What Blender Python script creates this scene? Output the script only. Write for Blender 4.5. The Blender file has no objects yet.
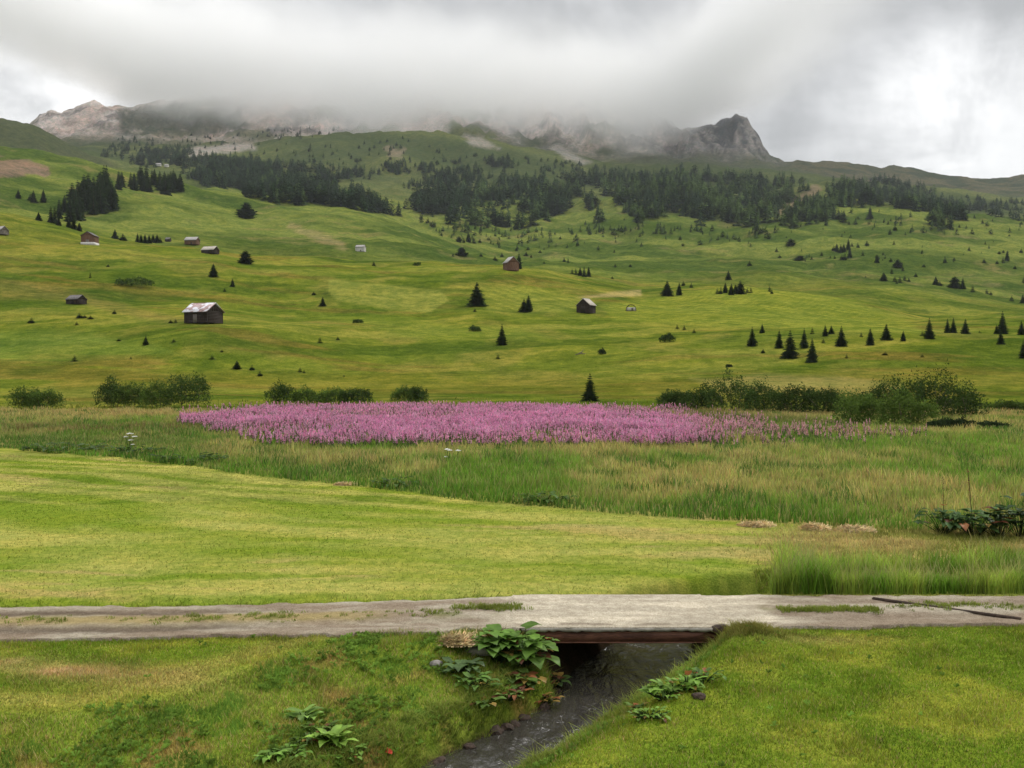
import bpy, math, random
import numpy as np
from mathutils import Vector

# ------------------------------------------------------------------ camera, world, sun, exposure
scene = bpy.context.scene
COL = scene.collection
H, F, VH = 5.6, 1000.0, 365.0            # eye height, focal length in pixels, horizon row

cam_d = bpy.data.cameras.new('camera')
cam_d.sensor_width = 36.0
cam_d.lens = 36.0 * F / 1024.0
cam_d.clip_start, cam_d.clip_end = 0.1, 40000
cam = bpy.data.objects.new('camera', cam_d)
COL.objects.link(cam)
cam.location = (0, 0, H)
cam.rotation_euler = (math.radians(90) - math.atan((384 - VH) / F), 0, 0)
scene.camera = cam

SUN_EL, SUN_AZ = math.radians(46), math.radians(48)   # azimuth measured from +Y towards +X
world = bpy.data.worlds.new('World')
scene.world = world
world.use_nodes = True

scene.view_settings.view_transform = 'Standard'
scene.view_settings.look = 'None'
scene.view_settings.gamma = 1.0
scene.view_settings.exposure = 0.57
scene.view_settings.use_curve_mapping = False
scene.cycles.volume_bounces = 8
scene.cycles.max_bounces = 10
scene.cycles.diffuse_bounces = 3
scene.cycles.glossy_bounces = 3
scene.cycles.transparent_max_bounces = 8
scene.cycles.volume_step_rate = 2.0
scene.cycles.use_denoising = True


class NT:
    """small helper round a node tree"""
    def __init__(self, tree, clear=True):
        self.t = tree
        if clear:
            tree.nodes.clear()

    def n(self, kind, **kw):
        nd = self.t.nodes.new(kind)
        for k, v in kw.items():
            if k.startswith('i_'):
                nd.inputs[k[2:].replace('_', ' ')].default_value = v
            else:
                setattr(nd, k, v)
        return nd

    def link(self, a, b):
        self.t.links.new(a, b)

    def val(self, sock, v):
        if hasattr(v, 'is_linked') or isinstance(v, bpy.types.NodeSocket):
            self.link(v, sock)
        else:
            sock.default_value = v

    def math(self, op, a, b=0.0, c=None, clamp=False):
        m = self.n('ShaderNodeMath', operation=op)
        m.use_clamp = clamp
        self.val(m.inputs[0], a)
        self.val(m.inputs[1], b)
        if c is not None:
            self.val(m.inputs[2], c)
        return m.outputs[0]

    def sep(self, v):
        s = self.n('ShaderNodeSeparateXYZ')
        self.link(v, s.inputs[0])
        return s.outputs

    def comb(self, x, y, z):
        s = self.n('ShaderNodeCombineXYZ')
        for i, q in enumerate((x, y, z)):
            self.val(s.inputs[i], q)
        return s.outputs[0]

    def noise(self, vec, scale, detail=4.0, rough=0.55, dist=0.0):
        s = self.n('ShaderNodeTexNoise')
        if vec is not None:
            self.link(vec, s.inputs['Vector'])
        s.inputs['Scale'].default_value = scale
        s.inputs['Detail'].default_value = detail
        s.inputs['Roughness'].default_value = rough
        s.inputs['Distortion'].default_value = dist
        return s.outputs['Fac']

    def smooth(self, v, a, b, lo=0.0, hi=1.0):
        s = self.n('ShaderNodeMapRange', interpolation_type='SMOOTHSTEP')
        self.val(s.inputs['Value'], v)
        s.inputs['From Min'].default_value = a
        s.inputs['From Max'].default_value = b
        s.inputs['To Min'].default_value = lo
        s.inputs['To Max'].default_value = hi
        return s.outputs['Result']

    def ramp(self, v, stops):
        s = self.n('ShaderNodeValToRGB')
        self.link(v, s.inputs['Fac'])
        e = s.color_ramp.elements
        while len(e) < len(stops):
            e.new(0.5)
        for i, (p, c) in enumerate(stops):
            e[i].position = p
            e[i].color = (*c, 1) if len(c) == 3 else c
        return s.outputs['Color']

    def mix(self, fac, a, b, blend='MIX'):
        s = self.n('ShaderNodeMix', data_type='RGBA', blend_type=blend)
        self.val(s.inputs['Factor'], fac)
        for idx, q in ((6, a), (7, b)):
            if isinstance(q, tuple):
                q = (*q, 1) if len(q) == 3 else q
            self.val(s.inputs[idx], q)
        return s.outputs[2]

    def bump(self, h, strength, dist):
        s = self.n('ShaderNodeBump')
        s.inputs['Strength'].default_value = strength
        s.inputs['Distance'].default_value = dist
        self.link(h, s.inputs['Height'])
        return s.outputs['Normal']


def pixdir(u, v):
    d = Vector(((u - 512) / F, 1.0, -(v - VH) / F))
    return d.normalized()


def build_world():
    w = NT(world.node_tree)
    tc = w.n('ShaderNodeTexCoord')
    d = tc.outputs['Generated']
    x, y, z = w.sep(d)
    zc = w.math('MAXIMUM', z, 0.0)
    den = w.math('ADD', zc, 0.10)
    p = w.comb(w.math('DIVIDE', x, den), w.math('DIVIDE', y, den), 0.0)
    n1 = w.noise(p, 0.85, 7, 0.55, 0.5)
    n2 = w.noise(d, 7.0, 6, 0.6, 0.4)
    nn = w.math('ADD', w.math('MULTIPLY', n1, 0.5), w.math('MULTIPLY', n2, 0.5))
    # brighter breaks in the overcast
    lobes = None
    for (u, v, rad, amp) in ((40, 105, 0.17, 0.14), (925, 85, 0.10, 0.17), (1010, 165, 0.20, 0.13), (880, 160, 0.14, 0.10),
                             (-200, 60, 0.4, 0.10), (1350, 90, 0.4, 0.10), (0, -200, 0.5, 0.1), (120, 10, 0.22, 0.10), (620, -20, 0.3, 0.05)):
        pd = pixdir(u, v)
        dp = w.n('ShaderNodeVectorMath', operation='DISTANCE')
        w.link(d, dp.inputs[0])
        dp.inputs[1].default_value = pd
        m = w.smooth(dp.outputs['Value'], rad, 0.0, 0.0, amp)
        lobes = m if lobes is None else w.math('ADD', lobes, m)
    nz = w.smooth(nn, 0.38, 0.60)
    lum = w.math('ADD', 0.315, w.math('MULTIPLY', nz, 0.15))
    lum = w.math('ADD', lum, w.math('MULTIPLY', lobes, w.math('ADD', 0.35, nz)))
    # overcast skies are brightest overhead
    up = w.smooth(z, 0.42, 0.95, 1.0, 3.2)
    # cloud brightness scaled by the overhead gain
    lum = w.math('MULTIPLY', lum, up)
    tint = w.mix(w.smooth(lum, 0.35, 0.8), (0.985, 0.992, 1.005), (1.0, 1.0, 1.0))
    sc = w.n('ShaderNodeVectorMath', operation='SCALE')
    w.link(tint, sc.inputs[0])
    w.link(lum, sc.inputs['Scale'])
    sky = w.n('ShaderNodeTexSky', sky_type='NISHITA')
    sky.sun_disc = False
    sky.sun_elevation = SUN_EL
    sky.sun_rotation = SUN_AZ
    b1 = w.n('ShaderNodeBackground')
    w.link(sky.outputs[0], b1.inputs['Color'])
    b1.inputs['Strength'].default_value = 0.10
    b2 = w.n('ShaderNodeBackground')
    w.link(sc.outputs[0], b2.inputs['Color'])
    b2.inputs['Strength'].default_value = 1.0
    ms = w.n('ShaderNodeMixShader')
    ms.inputs[0].default_value = 0.965         # cloud cover
    w.link(b1.outputs[0], ms.inputs[1])
    w.link(b2.outputs[0], ms.inputs[2])
    out = w.n('ShaderNodeOutputWorld')
    w.link(ms.outputs[0], out.inputs['Surface'])


build_world()

sun_d = bpy.data.lights.new('sun', 'SUN')
sun_d.energy = 1.5
sun_d.angle = math.radians(11)
sun_d.color = (1.0, 0.965, 0.91)
sun = bpy.data.objects.new('sun', sun_d)
COL.objects.link(sun)
sdir = Vector((math.sin(SUN_AZ) * math.cos(SUN_EL), math.cos(SUN_AZ) * math.cos(SUN_EL), math.sin(SUN_EL)))
sun.rotation_euler = sdir.to_track_quat('Z', 'Y').to_euler()
sun.location = (30, 30, 80)

# ------------------------------------------------------------------ numpy helpers
rng = np.random.default_rng(7)
random.seed(7)


def _hash(ix, iy, seed):
    h = (ix.astype(np.int64) * 374761393 + iy.astype(np.int64) * 668265263 + seed * 1442695041) & 0xffffffff
    h = ((h ^ (h >> 13)) * 1274126177) & 0xffffffff
    h = h ^ (h >> 16)
    return (h & 0xffffff) / float(0xffffff)


def vnoise(x, y, seed=0):
    x = np.asarray(x, float)
    y = np.asarray(y, float)
    ix = np.floor(x)
    iy = np.floor(y)
    fx = x - ix
    fy = y - iy
    fx = fx * fx * fx * (fx * (fx * 6 - 15) + 10)
    fy = fy * fy * fy * (fy * (fy * 6 - 15) + 10)
    a = _hash(ix, iy, seed)
    b = _hash(ix + 1, iy, seed)
    c = _hash(ix, iy + 1, seed)
    d = _hash(ix + 1, iy + 1, seed)
    return (a * (1 - fx) + b * fx) * (1 - fy) + (c * (1 - fx) + d * fx) * fy * 1.0


def fbm(x, y, octv=4, seed=0, gain=0.5):
    s, a, t = 0.0, 1.0, 0.0
    for k in range(octv):
        ca, sa = math.cos(k * 1.3 + 0.4), math.sin(k * 1.3 + 0.4)
        xx = (x * ca - y * sa) * 2 ** k
        yy = (x * sa + y * ca) * 2 ** k
        s = s + a * (vnoise(xx, yy, seed + k * 17) - 0.5)
        t += a
        a *= gain
    return s / t * 2          # about -1..1


def ridged(x, y, octv=4, seed=0):
    s, a, t = 0.0, 1.0, 0.0
    for k in range(octv):
        n = 1 - np.abs(vnoise(x * 2 ** k, y * 2 ** k, seed + k * 31) * 2 - 1)
        s = s + a * n
        t += a
        a *= 0.55
    return s / t


def sstep(x, a, b):
    t = np.clip((np.asarray(x, float) - a) / (b - a), 0, 1)
    return t * t * (3 - 2 * t)


def poly_sd(px, py, poly):
    """signed distance to a polygon, negative inside"""
    px = np.asarray(px, float)
    py = np.asarray(py, float)
    d = np.full(px.shape, 1e18)
    inside = np.zeros(px.shape, bool)
    n = len(poly)
    for i in range(n):
        x1, y1 = poly[i]
        x2, y2 = poly[(i + 1) % n]
        ex, ey = x2 - x1, y2 - y1
        t = np.clip(((px - x1) * ex + (py - y1) * ey) / (ex * ex + ey * ey + 1e-12), 0, 1)
        d = np.minimum(d, (px - x1 - t * ex) ** 2 + (py - y1 - t * ey) ** 2)
        if y1 != y2:
            c = ((y1 > py) != (y2 > py)) & (px < (x2 - x1) * (py - y1) / (y2 - y1) + x1)
            inside ^= c
    d = np.sqrt(d)
    return np.where(inside, -d, d)


def link_mesh(name, verts, faces, mats=(), parent=None, smooth=False, colors=None, mat_idx=None, counts=None):
    me = bpy.data.meshes.new(name)
    verts = np.asarray(verts, np.float32).reshape(-1, 3)
    if counts is None:
        faces = np.asarray(faces, np.int32)
        k = faces.shape[1]
        nf = len(faces)
        loops = faces.ravel()
        starts = np.arange(0, nf * k, k, dtype=np.int32)
        totals = np.full(nf, k, np.int32)
    else:
        loops = np.asarray(faces, np.int32)
        totals = np.asarray(counts, np.int32)
        nf = len(totals)
        starts = np.concatenate([[0], np.cumsum(totals)[:-1]]).astype(np.int32)
    me.vertices.add(len(verts))
    me.vertices.foreach_set('co', verts.ravel())
    me.loops.add(len(loops))
    me.loops.foreach_set('vertex_index', loops)
    me.polygons.add(nf)
    me.polygons.foreach_set('loop_start', starts)
    me.polygons.foreach_set('loop_total', totals)
    if mat_idx is not None:
        me.polygons.foreach_set('material_index', np.asarray(mat_idx, np.int32))
    if smooth:
        me.polygons.foreach_set('use_smooth', np.ones(nf, bool))
    for m in mats:
        me.materials.append(m)
    if colors is not None:
        at = me.color_attributes.new('Col', 'FLOAT_COLOR', 'POINT')
        c = np.ones((len(verts), 4), np.float32)
        c[:, :3] = colors
        at.data.foreach_set('color', c.ravel())
    me.update(calc_edges=True)
    o = bpy.data.objects.new(name, me)
    COL.objects.link(o)
    if parent:
        o.parent = parent
    return o


class MB:
    """collects faces of any size for one mesh object"""
    def __init__(self):
        self.v, self.f, self.c, self.m, self.n, self.col = [], [], [], [], 0, []

    def add(self, verts, faces, mi=0, col=None):
        verts = np.asarray(verts, float).reshape(-1, 3)
        self.v.append(verts)
        for f in faces:
            self.f.extend(int(i) + self.n for i in f)
            self.c.append(len(f))
            self.m.append(mi)
        self.col.append(np.tile(col if col is not None else (1, 1, 1), (len(verts), 1)))
        self.n += len(verts)

    def box(self, c, s, mi=0, rz=0.0, col=None, jit=0.0):
        x, y, z = [q / 2 for q in s]
        p = np.array([(-x, -y, -z), (x, -y, -z), (x, y, -z), (-x, y, -z), (-x, -y, z), (x, -y, z), (x, y, z), (-x, y, z)])
        if jit:
            p = p + rng.uniform(-jit, jit, p.shape)
        if rz:
            ca, sa = math.cos(rz), math.sin(rz)
            p = p @ np.array([(ca, sa, 0), (-sa, ca, 0), (0, 0, 1)])
        self.add(p + np.array(c), [(0, 3, 2, 1), (4, 5, 6, 7), (0, 1, 5, 4), (1, 2, 6, 5), (2, 3, 7, 6), (3, 0, 4, 7)], mi, col)

    def tube(self, pts, rads, seg=6, mi=0, col=None):
        pts = [Vector(p) for p in pts]
        vs, fs = [], []
        for i, p in enumerate(pts):
            d = (pts[min(i + 1, len(pts) - 1)] - pts[max(i - 1, 0)]).normalized()
            a = d.orthogonal().normalized()
            b = d.cross(a)
            for k in range(seg):
                t = 2 * math.pi * k / seg
                vs.append(p + (a * math.cos(t) + b * math.sin(t)) * rads[i])
        for i in range(len(pts) - 1):
            for k in range(seg):
                fs.append((i * seg + k, i * seg + (k + 1) % seg, (i + 1) * seg + (k + 1) % seg, (i + 1) * seg + k))
        fs.append(tuple(range(seg))[::-1])
        fs.append(tuple((len(pts) - 1) * seg + k for k in range(seg)))
        self.add([tuple(v) for v in vs], fs, mi, col)

    def build(self, name, mats, parent=None, smooth=False, color=False):
        mats = mats if isinstance(mats, (list, tuple)) else [mats]
        v = np.concatenate(self.v)
        return link_mesh(name, v, self.f, mats, parent, smooth, np.concatenate(self.col) if color else None, self.m, self.c)


def tag(o, label=None, cat=None, group=None, kind=None):
    if label: o['label'] = label
    if cat: o['category'] = cat
    if group: o['group'] = group
    if kind: o['kind'] = kind
    return o


def empty(name, loc, rz=0.0, scale=1.0):
    o = bpy.data.objects.new(name, None)
    o.empty_display_size = 0.3
    COL.objects.link(o)
    o.location = loc
    o.rotation_euler = (0, 0, rz)
    o.scale = (scale,) * 3 if not isinstance(scale, tuple) else scale
    return o


def copy_tree(o, parent=None):
    c = o.copy()
    COL.objects.link(c)
    c.parent = parent
    for ch in [q for q in bpy.data.objects if q.parent == o]:
        copy_tree(ch, c)
    return c


# ------------------------------------------------------------------ materials
def new_mat(name):
    m = bpy.data.materials.new(name)
    m.use_nodes = True
    return m, NT(m.node_tree)


def mat_ground(name, near):
    m, t = new_mat(name)
    tc = t.n('ShaderNodeTexCoord').outputs['Object']
    att = t.n('ShaderNodeVertexColor', layer_name='Col').outputs['Color']
    gm = t.smooth(t.math('SUBTRACT', t.sep(att)[1], t.math('MULTIPLY', t.sep(att)[2], 2.0)), 0.0, 0.05)
    att = t.mix(gm, att, t.mix(1.0, att, (1.00, 1.03, 0.82), 'MULTIPLY'))
    nb = t.noise(tc, 0.035 if not near else 0.35, 6, 0.6, 0.3)
    nf = t.noise(tc, 0.45 if not near else 3.0, 6, 0.65)
    nv = t.noise(tc, 2.6 if not near else 22.0, 4, 0.7)
    c = t.mix(t.smooth(nb, 0.35, 0.65, 0.0, 0.45), att, t.mix(1.0, att, (1.28, 1.08, 0.95), 'MULTIPLY'))
    if not near:
        nm = t.noise(tc, 0.11, 6, 0.7, 0.4)
        c = t.mix(t.smooth(nm, 0.36, 0.64), t.mix(1.0, c, (0.72, 0.80, 0.74), 'MULTIPLY'), t.mix(1.0, c, (1.24, 1.16, 1.2), 'MULTIPLY'))
    c = t.mix(t.smooth(nf, 0.38, 0.62, 0.0, 1.0), t.mix(1.0, c, (0.80, 0.86, 0.80), 'MULTIPLY'), t.mix(1.0, c, (1.18, 1.12, 1.15), 'MULTIPLY'))
    c = t.mix(t.smooth(nv, 0.35, 0.65, 0.0, 1.0), t.mix(1.0, c, (0.74, 0.78, 0.76), 'MULTIPLY'), t.mix(1.0, c, (1.2, 1.16, 1.2), 'MULTIPLY'))
    b = t.n('ShaderNodeBsdfDiffuse')
    b.inputs['Roughness'].default_value = 0.2
    t.link(c, b.inputs['Color'])
    hgt = t.math('ADD', t.math('MULTIPLY', nf, 0.6), t.math('MULTIPLY', nv, 0.4))
    t.link(t.bump(hgt, 0.8, 0.9 if not near else 0.12), b.inputs['Normal'])
    o = t.n('ShaderNodeOutputMaterial')
    t.link(b.outputs[0], o.inputs['Surface'])
    return m


def mat_leaf(name, col=None, var=0.25, trans=0.3, scale=1.5, gloss=0.0):
    """foliage; col None reads the Col attribute"""
    m, t = new_mat(name)
    tc = t.n('ShaderNodeTexCoord').outputs['Object']
    if col is None:
        base = t.n('ShaderNodeVertexColor', layer_name='Col').outputs['Color']
    else:
        base = t.n('ShaderNodeRGB').outputs[0]
        base.default_value = (*col, 1)
    oi = t.n('ShaderNodeObjectInfo').outputs['Random']
    n = t.noise(tc, scale, 3, 0.6)
    f = t.math('ADD', t.smooth(n, 0.3, 0.7, 1 - var, 1 + var), t.math('MULTIPLY', t.math('SUBTRACT', oi, 0.5), var))
    sc = t.n('ShaderNodeVectorMath', operation='SCALE')
    t.link(base, sc.inputs[0])
    t.link(f, sc.inputs['Scale'])
    d = t.n('ShaderNodeBsdfDiffuse')
    t.link(sc.outputs[0], d.inputs['Color'])
    tr = t.n('ShaderNodeBsdfTranslucent')
    t.link(sc.outputs[0], tr.inputs['Color'])
    ms = t.n('ShaderNodeMixShader')
    ms.inputs[0].default_value = trans
    t.link(d.outputs[0], ms.inputs[1])
    t.link(tr.outputs[0], ms.inputs[2])
    last = ms.outputs[0]
    if gloss:
        g = t.n('ShaderNodeBsdfGlossy')
        g.inputs['Roughness'].default_value = 0.45
        g.inputs['Color'].default_value = (1, 1, 1, 1)
        m2 = t.n('ShaderNodeMixShader')
        m2.inputs[0].default_value = gloss
        t.link(last, m2.inputs[1])
        t.link(g.outputs[0], m2.inputs[2])
        last = m2.outputs[0]
    o = t.n('ShaderNodeOutputMaterial')
    t.link(last, o.inputs['Surface'])
    return m


def mat_rough(name, c1, c2, scale=4.0, stretch=(1, 1, 1), rough=0.85, bump=0.5, bdist=0.02, detail=6, streak=None, metallic=0.0):
    m, t = new_mat(name)
    tc = t.n('ShaderNodeTexCoord').outputs['Object']
    mp = t.n('ShaderNodeMapping')
    mp.inputs['Scale'].default_value = stretch
    t.link(tc, mp.inputs['Vector'])
    n = t.noise(mp.outputs[0], scale, detail, 0.65, 0.3)
    n2 = t.noise(mp.outputs[0], scale * 6, 4, 0.7)
    nn = t.math('ADD', t.math('MULTIPLY', n, 0.65), t.math('MULTIPLY', n2, 0.35))
    c = t.mix(t.smooth(nn, 0.36, 0.64), c1, c2)
    if streak:
        c = t.mix(t.smooth(t.noise(tc, streak[1], 5, 0.6), streak[2], streak[3]), c, streak[0])
    b = t.n('ShaderNodeBsdfPrincipled')
    t.link(c, b.inputs['Base Color'])
    b.inputs['Roughness'].default_value = rough
    b.inputs['Metallic'].default_value = metallic
    b.inputs['Specular IOR Level'].default_value = 0.25
    t.link(t.bump(nn, bump, bdist), b.inputs['Normal'])
    o = t.n('ShaderNodeOutputMaterial')
    t.link(b.outputs[0], o.inputs['Surface'])
    return m


def mat_water():
    m, t = new_mat('stream water')
    tc = t.n('ShaderNodeTexCoord').outputs['Object']
    mp = t.n('ShaderNodeMapping')
    mp.inputs['Rotation'].default_value = (0, 0, math.radians(32))
    mp.inputs['Scale'].default_value = (1.0, 0.38, 1.0)
    t.link(tc, mp.inputs['Vector'])
    n = t.noise(mp.outputs[0], 3.6, 5, 0.62, 0.9)
    n2 = t.noise(mp.outputs[0], 17.0, 4, 0.6, 0.4)
    n3 = t.noise(mp.outputs[0], 1.3, 3, 0.5, 1.2)
    h = t.math('ADD', t.math('MULTIPLY', n, 0.6), t.math('ADD', t.math('MULTIPLY', n2, 0.16), t.math('MULTIPLY', n3, 1.0)))
    b = t.n('ShaderNodeBsdfPrincipled')
    b.inputs['Base Color'].default_value = (0.036, 0.033, 0.027, 1)
    b.inputs['Roughness'].default_value = 0.04
    b.inputs['IOR'].default_value = 1.33
    b.inputs['Specular IOR Level'].default_value = 0.9
    t.link(t.bump(h, 1.0, 0.17), b.inputs['Normal'])
    o = t.n('ShaderNodeOutputMaterial')
    t.link(b.outputs[0], o.inputs['Surface'])
    return m


M = {}
M['ground_near'] = mat_ground('short turf and soil', True)
M['ground_far'] = mat_ground('alpine meadow and rock', False)
M['grass'] = mat_leaf('grass blades', None, 0.22, 0.35, 0.8)
M['spruce'] = mat_leaf('spruce needles', (0.030, 0.052, 0.017), 0.35, 0.12, 1.2)
M['spruce_far'] = mat_leaf('distant conifer needles', None, 0.25, 0.12, 0.05)
M['willow'] = mat_leaf('willow leaves', (0.085, 0.135, 0.026), 0.35, 0.25, 0.9)
M['willow_dark'] = mat_leaf('dark shrub leaves', (0.046, 0.078, 0.018), 0.35, 0.22, 0.9)
M['juniper'] = mat_leaf('juniper needles', (0.035, 0.056, 0.022), 0.3, 0.15, 1.5)
M['dock'] = mat_leaf('broad dock leaves', None, 0.22, 0.4, 6.0, 0.015)
M['flower'] = mat_leaf('willowherb blossom', None, 0.2, 0.3, 0.6)
M['bark'] = mat_rough('spruce bark', (0.07, 0.05, 0.035), (0.14, 0.11, 0.08), 6, (1, 1, 0.3))
M['wood_dark'] = mat_rough('weathered dark boards', (0.016, 0.011, 0.009), (0.052, 0.036, 0.028), 3, (2.5, 2.5, 0.25))
M['wood_brown'] = mat_rough('brown larch boards', (0.09, 0.045, 0.025), (0.20, 0.11, 0.07), 3, (2.5, 2.5, 0.25))
M['wood_grey'] = mat_rough('silvered boards', (0.10, 0.085, 0.072), (0.23, 0.20, 0.175), 3, (2.5, 2.5, 0.3))
M['roof_grey'] = mat_rough('grey shingle roof', (0.20, 0.19, 0.18), (0.38, 0.36, 0.34), 2.5, (1, 1, 1))
M['roof_tan'] = mat_rough('pale weathered shingle roof', (0.26, 0.23, 0.19), (0.46, 0.42, 0.36), 2.5)
M['roof_dark'] = mat_rough('dark shingle roof', (0.07, 0.065, 0.065), (0.17, 0.155, 0.15), 2.5)
M['roof_pink'] = mat_rough('rusty patched tin roof', (0.22, 0.15, 0.14), (0.42, 0.29, 0.28), 1.3, rough=0.6,
                           streak=((0.62, 0.62, 0.66), 0.55, 0.52, 0.56))
M['plaster'] = mat_rough('whitewashed stone', (0.45, 0.43, 0.40), (0.68, 0.66, 0.62), 3)
M['black_open'] = mat_rough('dark doorway boards', (0.012, 0.009, 0.008), (0.03, 0.022, 0.018), 3, (2, 2, .3))
M['concrete'] = mat_rough('worn bridge deck concrete', (0.26, 0.24, 0.20), (0.42, 0.39, 0.34), 3.5)
M['rust'] = mat_rough('rusty steel girder', (0.055, 0.024, 0.015), (0.20, 0.088, 0.055), 3, (0.4, 1, 3), 0.8)
M['stone'] = mat_rough('grey stone', (0.14, 0.125, 0.11), (0.32, 0.30, 0.27), 5, bump=0.8)
M['stone_brown'] = mat_rough('shade-dark abutment stone', (0.025, 0.018, 0.013), (0.08, 0.052, 0.038), 5, bump=0.9)  # near-black tone puts the shade under the bridge into the stone colour
M['hay'] = mat_leaf('dry hay', None, 0.25, 0.2, 4.0)
M['red'] = mat_rough('red leaf', (0.32, 0.03, 0.015), (0.45, 0.06, 0.03), 20)
M['water'] = mat_water()


# ------------------------------------------------------------------ near terrain
STREAM = [(-60, 12.2), (-6.4, 12.3), (-3.9, 13.6), (-2.3, 15.7), (-1.4, 16.9), (-0.62, 18.0), (0.12, 18.9), (0.85, 20.0), (0.95, 21.2),
          (2.3, 24.0), (2.9, 24.8), (3.9, 25.6), (6, 26.6), (60, 28.8), (60, 26.4), (6.8, 25.3), (5.3, 24.8), (4.45, 23.2), (4.1, 22.0), (3.6, 20.9),
          (2.75, 19.7), (1.85, 18.3), (0.95, 16.9), (-0.7, 14.6), (-2.2, 12.4), (-5, 10.4), (-60, 10)]
WZ = -1.2


def road_y(x):
    """near and far edge of the lane"""
    xs = [-80, -14, -7.5, -3, -1, 0.5, 4.5, 7, 12, 80]
    a = [19.0, 20.0, 20.45, 20.75, 21.0, 21.1, 21.1, 21.25, 21.6, 24.0]
    b = [22.0, 22.9, 23.1, 23.5, 23.9, 24.15, 24.15, 24.1, 24.1, 26.5]
    return np.interp(x, xs, a), np.interp(x, xs, b)


def hnear(x, y):
    x = np.asarray(x, float)
    y = np.asarray(y, float)
    sd = poly_sd(x, y, STREAM)
    xc = np.interp(y, [12, 16.9, 20, 21, 24, 26], [-4, -0.3, 1.7, 2.2, 3.6, 5])
    left = (x < xc) & (y < 24)
    Wl = np.interp(y, [10, 14, 18.5, 20.2, 20.9, 21.2, 24], [3.6, 3.7, 3.6, 1.8, 0.7, 0.4, 0.4])
    Wr = np.interp(y, [10, 17, 19.5, 20.8, 21.2, 24, 24.5], [1.6, 1.5, 1.3, 0.8, 0.45, 0.3, 0.25])
    W = np.where(left, Wl, Wr)
    lip = np.where(left, 0.50, 0.55)
    z = WZ + lip * sstep(sd, -0.05, 0.32) + (-WZ - lip) * sstep(sd, 0.12, W + 0.25)
    z = np.where(left & (y < 21), np.where(sd > 0, WZ + lip * sstep(sd, -0.05, 0.35) + (-WZ - lip) * np.clip((sd - 0.1) / (Wl + 0.15), 0, 1) ** 1.15, z), z)
    z = np.where(sd < 0, WZ - 0.30 * sstep(-sd, 0, 0.6) - 0.02, z)
    # soft undulation away from lane and water
    ra, rb = road_y(x)
    away = sstep(np.maximum(ra - y, y - rb), 0.1, 1.2) * (1 - sstep(y, 23.5, 24) * sstep(28 - y, 0, 2) * sstep(1.2 - sd, 0, 0.6))
    und = fbm(x * 0.35, y * 0.35, 3, 3) * 0.10 + fbm(x * 1.6, y * 1.6, 3, 5) * 0.05
    z = z + und * away * np.where(sd > 0, np.clip(sd / 1.0, 0, 1) * 0.7 + 0.25, 0) * sstep(39 - y, 0, 15)
    z = z - 0.05 * (1 - away) * (sd > 0.4)
    # raised grassy shoulder on the right of the bridge mouth
    z = z + 0.16 * np.exp(-((x - 4.95) ** 2 / 0.35 + (y - 20.4) ** 2 / 0.5))
    # the slope the photographer stands on
    z = z + np.clip(3.75 - 0.42 * y, 0, 4.0) * sstep(x, -14, -4)
    return z


def lerp3(a, b, t):
    t = np.asarray(t)[..., None]
    return np.asarray(a) * (1 - t) + np.asarray(b) * t


G_MOWN = np.array((0.165, 0.225, 0.030))
G_MOWN2 = np.array((0.325, 0.320, 0.095))
G_BANK = np.array((0.140, 0.205, 0.024))
G_DARK = np.array((0.065, 0.110, 0.020))
G_DRY = np.array((0.340, 0.265, 0.125))
G_SOIL = np.array((0.13, 0.095, 0.06))
G_HILL = np.array((0.112, 0.162, 0.020))
G_HILL2 = np.array((0.168, 0.206, 0.030))
G_FAR = np.array((0.130, 0.160, 0.045))


def proj(x, y, z):
    return 512 + F * x / y, VH + F * (H - z) / y


VE_U = [-400, 0, 120, 200, 300, 400, 512, 640, 740, 830, 900, 1024, 1500]
VE_V = [440, 449, 459, 469, 480, 492, 504, 515, 521, 527, 531, 536, 548]


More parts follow.
